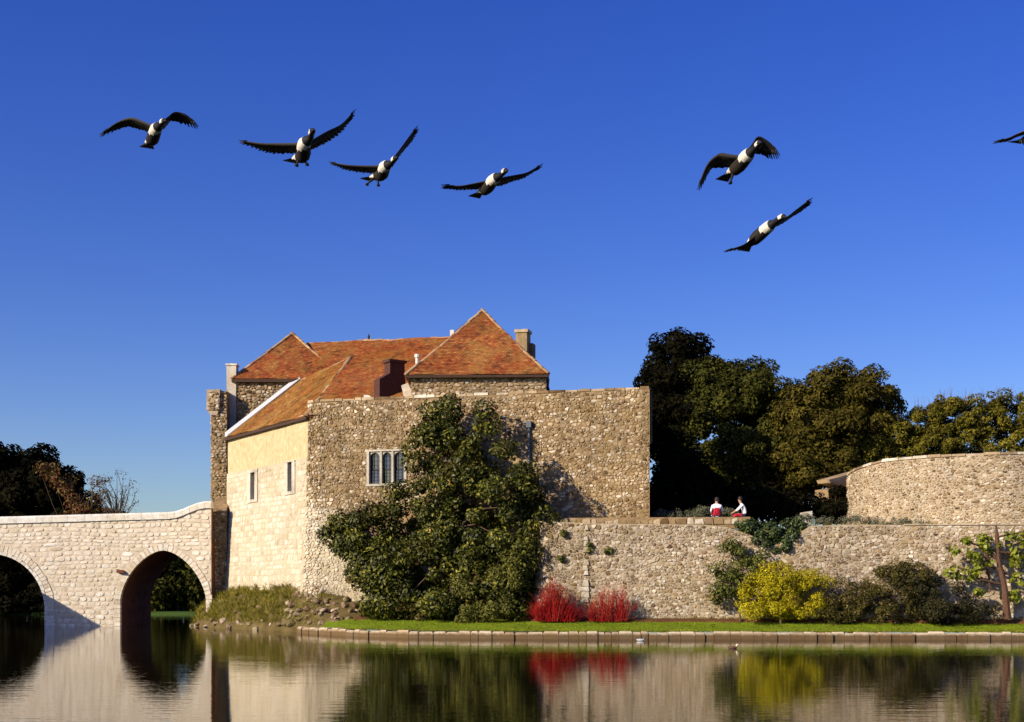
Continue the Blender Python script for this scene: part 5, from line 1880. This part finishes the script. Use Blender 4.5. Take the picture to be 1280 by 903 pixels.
def goose(label, D, spine, wl, wr, feet=()):
    """spine: px of tail, belly, breast, neck, head, bill; wl/wr: (leading px list, trailing px list, depth list)"""
    k = D / FOC
    bp = PX(*spine[2], D)
    mb = MB()
    dep = [.42, .20, -.06, -.22, -.34, -.44]
    key = [PX(x, y, D + d) for (x, y), d in zip(spine, dep)]
    kr = [.05, .108, .100, .046, .050, .013]
    # smooth spine
    pts, rad, seg = [], [], []
    n = len(key)
    for i in range(n - 1):
        p0, p1, p2, p3 = key[max(i - 1, 0)], key[i], key[i + 1], key[min(i + 2, n - 1)]
        for j in range(5):
            t = j / 5
            q = .5 * ((2 * p1) + (p2 - p0) * t + (2 * p0 - 5 * p1 + 4 * p2 - p3) * t * t + (3 * p1 - p0 - 3 * p2 + p3) * t ** 3)
            u = t * t * (3 - 2 * t)
            pts.append(q); rad.append(kr[i] * (1 - u) + kr[i + 1] * u); seg.append(i + t)
    pts.append(key[-1]); rad.append(kr[-1] * .5); seg.append(n - 1)
    NR = 10
    rings = []
    for i, p in enumerate(pts):
        d = (pts[min(i + 1, len(pts) - 1)] - pts[max(i - 1, 0)]).normalized()
        a = d.cross(Vector((0, 0, 1))).normalized(); b = a.cross(d)
        fl = .55 if seg[i] < .5 else 1.0
        rings.append([mb.vert(p + a * (rad[i] * (1.3 if seg[i] < .5 else 1) * math.cos(2 * math.pi * q / NR)) + b * (rad[i] * fl * math.sin(2 * math.pi * q / NR))) for q in range(NR)])
    for i in range(len(rings) - 1):
        s = (seg[i] + seg[i + 1]) / 2
        for q in range(NR):
            m = 0
            if s < .25: m = 1
            elif s < .55: m = 2
            elif s < 2.42: m = 2 if s > (1.62, 1.70, 1.95, 2.2, 2.2, 2.2, 2.1, 2.0, 1.85, 1.68)[q] else 0  # white reaches further on the sunward side; brown paints shade on the other
            elif s < 3.7: m = 1
            elif s < 4.3: m = 2 if (q % 5) in (0, 1, 4) else 1
            else: m = 1
            if .25 < s < .55 and q in (6, 7, 8): m = 0
            mb.face((rings[i][q], rings[i][(q + 1) % NR], rings[i + 1][(q + 1) % NR], rings[i + 1][q]), .5, m)
    mb.face(rings[0][::-1], .5, 1); mb.face(rings[-1], .5, 1)
    # fanned tail
    t0 = key[0]; back = (key[0] - key[1]).normalized(); sd = back.cross(Vector((0, 0, 1))).normalized()
    for j in range(-2, 3):
        e = t0 + back * .13 + sd * (.05 * j)
        mb.hexa([t0 + sd * (.025 * j - .02) - Vector((0, 0, .01)), t0 + sd * (.025 * j + .02) - Vector((0, 0, .01)), e + sd * .022 - Vector((0, 0, .006)), e - sd * .022 - Vector((0, 0, .006))],
                [t0 + sd * (.025 * j - .02) + Vector((0, 0, .01)), t0 + sd * (.025 * j + .02) + Vector((0, 0, .01)), e + sd * .022 + Vector((0, 0, .006)), e - sd * .022 + Vector((0, 0, .006))], .5, 1)
    # wings
    for lead, trail, dd, dt in (wl, wr):
        n = len(lead)
        sub = 4
        LP = [key[1].lerp(key[2], .85)] + [PX(x, y, D + d) for (x, y), d in zip(lead, dd)]
        TP = [key[1].lerp(key[2], .1)] + [PX(x, y, D + d + c) for (x, y), d, c in zip(trail, dd, dt)]
        n += 1
        def cr(K, t):
            i = min(int(t), n - 2); f = t - i
            p0, p1, p2, p3 = K[max(i - 1, 0)], K[i], K[i + 1], K[min(i + 2, n - 1)]
            return .5 * ((2 * p1) + (p2 - p0) * f + (2 * p0 - 5 * p1 + 4 * p2 - p3) * f * f + (3 * p1 - p0 - 3 * p2 + p3) * f ** 3)
        rr = []
        for j in range((n - 1) * sub + 1):
            t = j / sub
            a, b = cr(LP, t), cr(TP, t)
            sp = (cr(LP, min(t + .1, n - 1)) - cr(LP, max(t - .1, 0))).normalized()
            nn = sp.cross(b - a)
            nn = nn.normalized() if nn.length > 1e-6 else Vector((0, 0, 1))
            if nn.z < 0: nn = -nn
            th = .022 * (1 - .8 * t / (n - 1)) + .003
            jag = .03 * (1 if j % 2 else 0) * min(1, t)
            b = b + (b - a) * jag * 2
            rr.append([mb.vert(q) for q in (a, a.lerp(b, .25) + nn * th, a.lerp(b, .7) + nn * th * .6, b, a.lerp(b, .7) - nn * th * .1, a.lerp(b, .25) - nn * th)])
        for j in range(len(rr) - 1):
            for q in range(6):
                mb.face((rr[j][q], rr[j + 1][q], rr[j + 1][(q + 1) % 6], rr[j][(q + 1) % 6]), .5, 3 if q != 0 or j > len(rr) * .5 else 4)
        mb.face(rr[-1], .5, 3); mb.face(rr[0], .5, 3)
        # flight feathers along the trailing edge
        NF = 15
        for q in range(NF):
            t = .9 + (n - 1 - .9) * q / (NF - 1)
            a, b = cr(LP, t), cr(TP, t)
            sp = (cr(LP, min(t + .1, n - 1)) - cr(LP, max(t - .1, 0))).normalized()
            r0_, e = a.lerp(b, .55), b + (b - a) * (.07 + .05 * (q % 2)) + sp * (.02 + .07 * q / NF)
            w = sp * (.042 if q < 10 else .026)
            nn = sp.cross(b - a)
            nn = nn.normalized() * .004 if nn.length > 1e-6 else Vector((0, 0, .004))
            mb.hexa([r0_ - w - nn, r0_ + w - nn, e + w * .45 - nn, e - w * .6 - nn], [r0_ - w + nn, r0_ + w + nn, e + w * .45 + nn, e - w * .6 + nn], .5, 3 if q % 3 else 0)
        # separate primaries at the tip
        a, b = cr(LP, n - 1), cr(TP, n - 1)
        sp = (cr(LP, n - 1) - cr(LP, n - 1.6)).normalized()
        for q in range(4):
            o_ = a.lerp(b, q / 3.0); e = o_ + sp * (.10 - .018 * q) + (b - a) * .25
            w = (b - a) * .16 if (b - a).length > .03 else Vector((0, .03, 0))
            mb.hexa([o_ - w - sp * .06, o_ + w - sp * .06, e + w * .3, e - w * .3], [o_ - w - sp * .06 + Vector((0, 0, .006)), o_ + w - sp * .06 + Vector((0, 0, .006)), e + w * .3 + Vector((0, 0, .004)), e - w * .3 + Vector((0, 0, .004))], .5, 3)
    for (x, y) in feet:
        p = PX(x, y, D + .2); a = key[0].lerp(key[1], .6)
        mb.tube([a, p], [.03, .014], 5, .5, 1)
        mb.hexa([p + Vector((-.03, -.03, -.02)), p + Vector((.03, -.03, -.02)), p + Vector((.02, .05, -.02)), p + Vector((-.02, .05, -.02))],
                [p + Vector((-.02, -.02, .01)), p + Vector((.02, -.02, .01)), p + Vector((.02, .04, .01)), p + Vector((-.02, .04, .01))], .5, 1)
    o = mb.build("goose", GM, None, tuple(bp), True)
    return tag(o, label, "goose", "geese flying over the castle")


D4 = [0, .10, .18, .28]
C4 = [.30, .28, .20, .05]
goose("dark goose farthest left with both wings bent downwards", 22, [(186, 181), (191, 173), (195, 162), (200, 156), (204, 152), (208, 151)],
      ([(190, 157), (177, 151), (164, 147), (148, 152), (130, 164)], [(186, 165), (173, 161), (160, 158), (146, 162), (130, 168)], [0, .05, .1, .2, .3], [.28, .28, .25, .2, .05]),
      ([(202, 153), (210, 146), (219, 140), (232, 143), (243, 152)], [(203, 162), (208, 156), (214, 151), (230, 154), (242, 156)], [0, .05, .08, .12, .2], [.28, .28, .25, .2, .05]), [(184, 180)])
goose("large goose second from left with its right wing raised to a fine tip", 20, [(368, 200), (379, 194), (380, 181), (388, 172), (390, 165), (393, 162)],
      ([(377, 179), (353, 179), (328, 179), (305, 176)], [(369, 191), (346, 191), (327, 187), (306, 180)], D4, C4),
      ([(390, 175), (409, 164), (427, 155), (441, 140)], [(393, 185), (410, 176), (427.5, 162.5), (439, 149)], D4, C4), [(371, 206), (384, 205)])
goose("goose third from left with one wing lifted steeply and feet hanging", 22.5, [(463, 223), (477, 218), (481, 209), (489, 204), (493, 199), (497, 197)],
      ([(476, 207), (455, 207), (433, 206), (416, 203)], [(467, 216), (449, 214.5), (431, 211), (418, 206)], D4, C4),
      ([(487, 203), (498, 189), (508, 175), (518.5, 161)], [(488.5, 210), (502, 191.5), (513.5, 178), (520, 166)], D4, C4), [(459, 230), (473, 231)])
goose("goose gliding with nearly level wings above the pyramid roof", 23, [(598, 243), (609, 235), (617, 225), (626, 219), (631, 214), (635, 214)],
      ([(612, 225), (593, 229), (576, 232), (558, 231)], [(603, 235), (592, 236), (573, 237), (557, 235.5)], D4, C4),
      ([(627, 222), (643, 219), (659, 215.5), (674, 207)], [(624, 232), (638, 227), (655, 222), (673, 211.5)], D4, C4))
goose("goose with hunched drooping wings above the dark oaks", 20, [(909, 220), (923, 208), (934, 195), (942, 187), (948.5, 180), (952, 178)],
      ([(927, 195), (912, 193), (899, 192), (884, 205), (873.5, 230)], [(916, 208), (903, 209), (891, 210), (885, 218), (877, 231)], [0, .05, .1, .15, .2], [.28, .28, .22, .15, .03]),
      ([(934, 189), (940, 180), (948, 170.5), (961, 177), (970.5, 187)], [(942, 193), (946, 192.5), (951, 192.5), (960, 193.5), (969, 192.5)], [0, .05, .1, .15, .2], [.25, .28, .25, .18, .05]), [(913, 228)])
goose("lowest goose banking steeply with wings in one slanting line", 22, [(935, 308), (947, 296), (960, 284.5), (969, 277.5), (977.5, 271.5), (983, 272)],
      ([(955, 286), (941, 297), (929, 306), (911, 312)], [(948, 299), (938, 307), (928, 310.5), (912, 313.5)], D4, C4),
      ([(972, 278), (984, 271), (994, 263), (1011, 250)], [(975, 281), (987, 273), (999, 266), (1010.5, 256.5)], D4, C4))
goose("goose cut off by the right edge with spread wing tip feathers", 21, [(1275, 177), (1288, 174), (1292, 164), (1298, 158), (1303, 153), (1307, 152)],
      ([(1288, 162), (1275, 166), (1262, 172), (1250, 175)], [(1284, 168), (1274, 170), (1261, 175.5), (1248, 178)], D4, C4),
      ([(1302, 158), (1320, 148), (1335, 142), (1348, 130)], [(1304, 168), (1322, 158), (1336, 149), (1349, 136)], D4, C4))

# ------------------------------------------------------------------ ducks at the kerb
def duck(label, p, hd, sc, mats, flip=1):
    mb = MB()
    n = 9
    prof = [(-.26, .10, .015), (-.2, .07, .05), (-.08, .05, .09), (.06, .045, .09), (.15, .06, .06), (.18, .11, .036), (.19, .17, .032), (.21, .20, .042), (.26, .195, .03), (.31, .185, .012)]
    rings = []
    pts = [Vector((p[0] + flip * x * sc, p[1], p[2] + z * sc)) for x, z, r in prof]
    for i, q in enumerate(pts):
        d = (pts[min(i + 1, len(pts) - 1)] - pts[max(i - 1, 0)]).normalized()
        a = d.cross(Vector((0, 1, 0))).normalized(); b = Vector((0, 1, 0))
        rings.append([mb.vert(q + a * prof[i][2] * sc * math.cos(2 * math.pi * k / n) + b * prof[i][2] * sc * 1.1 * math.sin(2 * math.pi * k / n)) for k in range(n)])
    for i in range(len(rings) - 1):
        for k in range(n): mb.face((rings[i][k], rings[i][(k + 1) % n], rings[i + 1][(k + 1) % n], rings[i + 1][k]), .5, 1 if i >= hd else 0)
    mb.face(rings[0][::-1], .5, 0); mb.face(rings[-1], .5, 1)
    tag(mb.build("duck", mats, None, p, True), label, "duck")
yk = water_y(801.5)
duck("small grey and white duck floating at the kerb below the red twigs", ((801 - HX) * yk / FOC, yk, 0.0), 5, 0.7, [plain("duck_grey", (0.45, 0.44, 0.43)), plain("duck_dark", (.12, .12, .13))])
yk = water_y(811)
duck("tiny brown duck with a pale head swimming below the yellow bush", ((916 - HX) * yk / FOC, yk, 0.0), 5, 0.75, [plain("duck_brown", (0.12, 0.07, 0.04)), plain("duck_pale", (.75, .68, .5))])

# ------------------------------------------------------------------ people on the parapet
def figure(name, label, joints, bones, mats, matf, base):
    me = bpy.data.meshes.new(name)
    names = list(joints)
    me.from_pydata([tuple(joints[k][0]) for k in names], [(names.index(a), names.index(b)) for a, b in bones], [])
    o = bpy.data.objects.new(name, me)
    COL.objects.link(o)
    sk = o.modifiers.new("skin", 'SKIN'); sk.use_smooth_shade = True
    for i, k in enumerate(names):
        v = me.skin_vertices[0].data[i]
        r = joints[k][1]; v.radius = (r, r); v.use_root = (k == 'pelvis')
    ss_ = o.modifiers.new("sub", 'SUBSURF'); ss_.levels = 2; ss_.render_levels = 2
    dg = bpy.context.evaluated_depsgraph_get()
    nm_ = bpy.data.meshes.new_from_object(o.evaluated_get(dg))
    bpy.data.objects.remove(o)
    root = tag(empty(name, base), label, "person")
    nm_.materials.clear()
    for m in mats: nm_.materials.append(m)
    for p in nm_.polygons: p.material_index = matf(p.center); p.use_smooth = True
    link("body", nm_, root)
    return root


SKIN = plain("skin", (0.42, 0.24, 0.16), .6, .1); WHITE = plain("white_shirt", (0.80, 0.80, 0.84), .8, .06); REDC = plain("red_cloth", (0.42, 0.012, 0.03), .8, .15)
NAVY = plain("navy_cloth", (0.02, 0.02, 0.045), .8); HAIR = plain("dark_hair", (0.025, 0.014, 0.010), .6)
pz = zp1
# sitter in white, leaning forward to the left with the arms on the knees
Yp = 62.45
def Q_(x, y, dy=0.0): return PX(x, y, Yp + dy)
sx, sz = Q_(931, 643).x, pz + .11
J = {'pelvis': (Vector((sx, Yp, sz)), .125), 'waist': (Vector((sx + .01, Yp, sz + .2)), .12), 'chest': (Vector((sx - .09, Yp, sz + .42)), .135), 'neck': (Vector((sx - .19, Yp, sz + .58)), .055),
     'head0': (Vector((sx - .23, Yp, sz + .68)), .085), 'head1': (Vector((sx - .25, Yp, sz + .80)), .085)}
B = [('pelvis', 'waist'), ('waist', 'chest'), ('chest', 'neck'), ('neck', 'head0'), ('head0', 'head1')]
for s_, nme in ((-1, 'a'), (1, 'b')):
    J['sh' + nme] = (Vector((sx - .13, Yp + .18 * s_, sz + .47)), .065)
    J['el' + nme] = (Vector((sx - .34, Yp + .21 * s_, sz + .26)), .045)
    J['wr' + nme] = (Vector((sx - .55, Yp + .13 * s_, sz + .13)), .032)
    J['ha' + nme] = (Vector((sx - .63, Yp + .10 * s_, sz + .10)), .034)
    J['hi' + nme] = (Vector((sx - .06, Yp + .10 * s_, sz - .01)), .105)
    J['kn' + nme] = (Vector((sx - .45, Yp + .14 * s_, sz + .03)), .075)
    J['an' + nme] = (Vector((sx - .50, Yp + (.10 if s_ < 0 else .16) * s_, sz - .10)), .05)
    J['to' + nme] = (Vector((sx - .66, Yp + .12 * s_, sz - .12)), .04)
    B += [('chest', 'sh' + nme), ('sh' + nme, 'el' + nme), ('el' + nme, 'wr' + nme), ('wr' + nme, 'ha' + nme), ('pelvis', 'hi' + nme), ('hi' + nme, 'kn' + nme), ('kn' + nme, 'an' + nme), ('an' + nme, 'to' + nme)]
def mfB(c):
    if c.z > sz + .56 and c.x < sx - .1: return 0
    if c.z > sz + .52 and abs(c.y - Yp) < .07: return 0
    if c.x < sx - .42 and c.z > sz + .075: return 0
    if c.z > sz + .09: return 1
    return 2 if c.x < sx - .14 else 3
figB = figure("person", "sitter in white top leaning forward on the parapet, red on the lap", J, B, [SKIN, WHITE, REDC, NAVY], mfB, (sx, Yp, pz))
def hair(parent, c, r, back):
    mb = MB()
    n, m = 10, 7
    rg = random.Random(1)
    ids = []
    for i in range(m + 1):
        th = math.pi * .62 * i / m
        ids.append([mb.vert((c[0] + r * 1.0 * math.sin(th) * math.cos(2 * math.pi * k / n) + back[0] * .03 * i / m, c[1] + r * math.sin(th) * math.sin(2 * math.pi * k / n) + back[1] * .03 * i / m, c[2] + r * 1.1 * math.cos(th))) for k in range(n)])
    for i in range(m):
        for k in range(n): mb.face((ids[i][k], ids[i + 1][k], ids[i + 1][(k + 1) % n], ids[i][(k + 1) % n]))
    mb.build("hair", HAIR, parent, smooth=True)
hair(figB, (sx - .225, Yp, sz + .77), .118, (1, 0))
# sitter in red with white sleeves, seen from behind
sx2, sz2 = Q_(896, 643).x, pz + .10
Ya = 62.45
J = {'pelvis': (Vector((sx2, Ya, sz2)), .15), 'waist': (Vector((sx2, Ya, sz2 + .2)), .145), 'chest': (Vector((sx2 - .01, Ya + .03, sz2 + .42)), .155), 'neck': (Vector((sx2, Ya + .08, sz2 + .56)), .055),
     'head0': (Vector((sx2 + .02, Ya + .11, sz2 + .66)), .085), 'head1': (Vector((sx2 + .02, Ya + .12, sz2 + .78)), .085)}
B = [('pelvis', 'waist'), ('waist', 'chest'), ('chest', 'neck'), ('neck', 'head0'), ('head0', 'head1')]
for s_, nme in ((-1, 'a'), (1, 'b')):
    J['sh' + nme] = (Vector((sx2 + .19 * s_, Ya + .03, sz2 + .46)), .07)
    J['el' + nme] = (Vector((sx2 + .26 * s_, Ya + .06, sz2 + .22)), .05)
    J['wr' + nme] = (Vector((sx2 + .18 * s_, Ya + .26, sz2 + .10)), .034)
    J['ha' + nme] = (Vector((sx2 + .14 * s_, Ya + .33, sz2 + .09)), .036)
    J['hi' + nme] = (Vector((sx2 + .10 * s_, Ya + .06, sz2 - .01)), .11)
    J['kn' + nme] = (Vector((sx2 + .13 * s_, Ya + .48, sz2 + .02)), .075)
    J['an' + nme] = (Vector((sx2 + .13 * s_, Ya + .55, sz2 - .38)), .05)
    J['to' + nme] = (Vector((sx2 + .13 * s_, Ya + .70, sz2 - .44)), .04)
    B += [('chest', 'sh' + nme), ('sh' + nme, 'el' + nme), ('el' + nme, 'wr' + nme), ('wr' + nme, 'ha' + nme), ('pelvis', 'hi' + nme), ('hi' + nme, 'kn' + nme), ('kn' + nme, 'an' + nme), ('an' + nme, 'to' + nme)]
def mfA(c):
    if c.z > sz2 + .56: return 0
    if c.y > Ya + .22 and c.z > sz2 + .06 and c.y < Ya + .40: return 0
    if c.z < sz2 - .04 and c.y < Ya + .2: return 1
    if c.z < sz2 + .02: return 3
    if c.z > sz2 + .34: return 1
    if abs(c.x - sx2) > .19: return 1
    return 2
figA = figure("person", "sitter in red with white shoulders on the parapet, seen from behind", J, B, [SKIN, WHITE, REDC, NAVY], mfA, (sx2, Ya, pz))
hair(figA, (sx2 + .02, Ya + .10, sz2 + .75), .12, (0, -1))
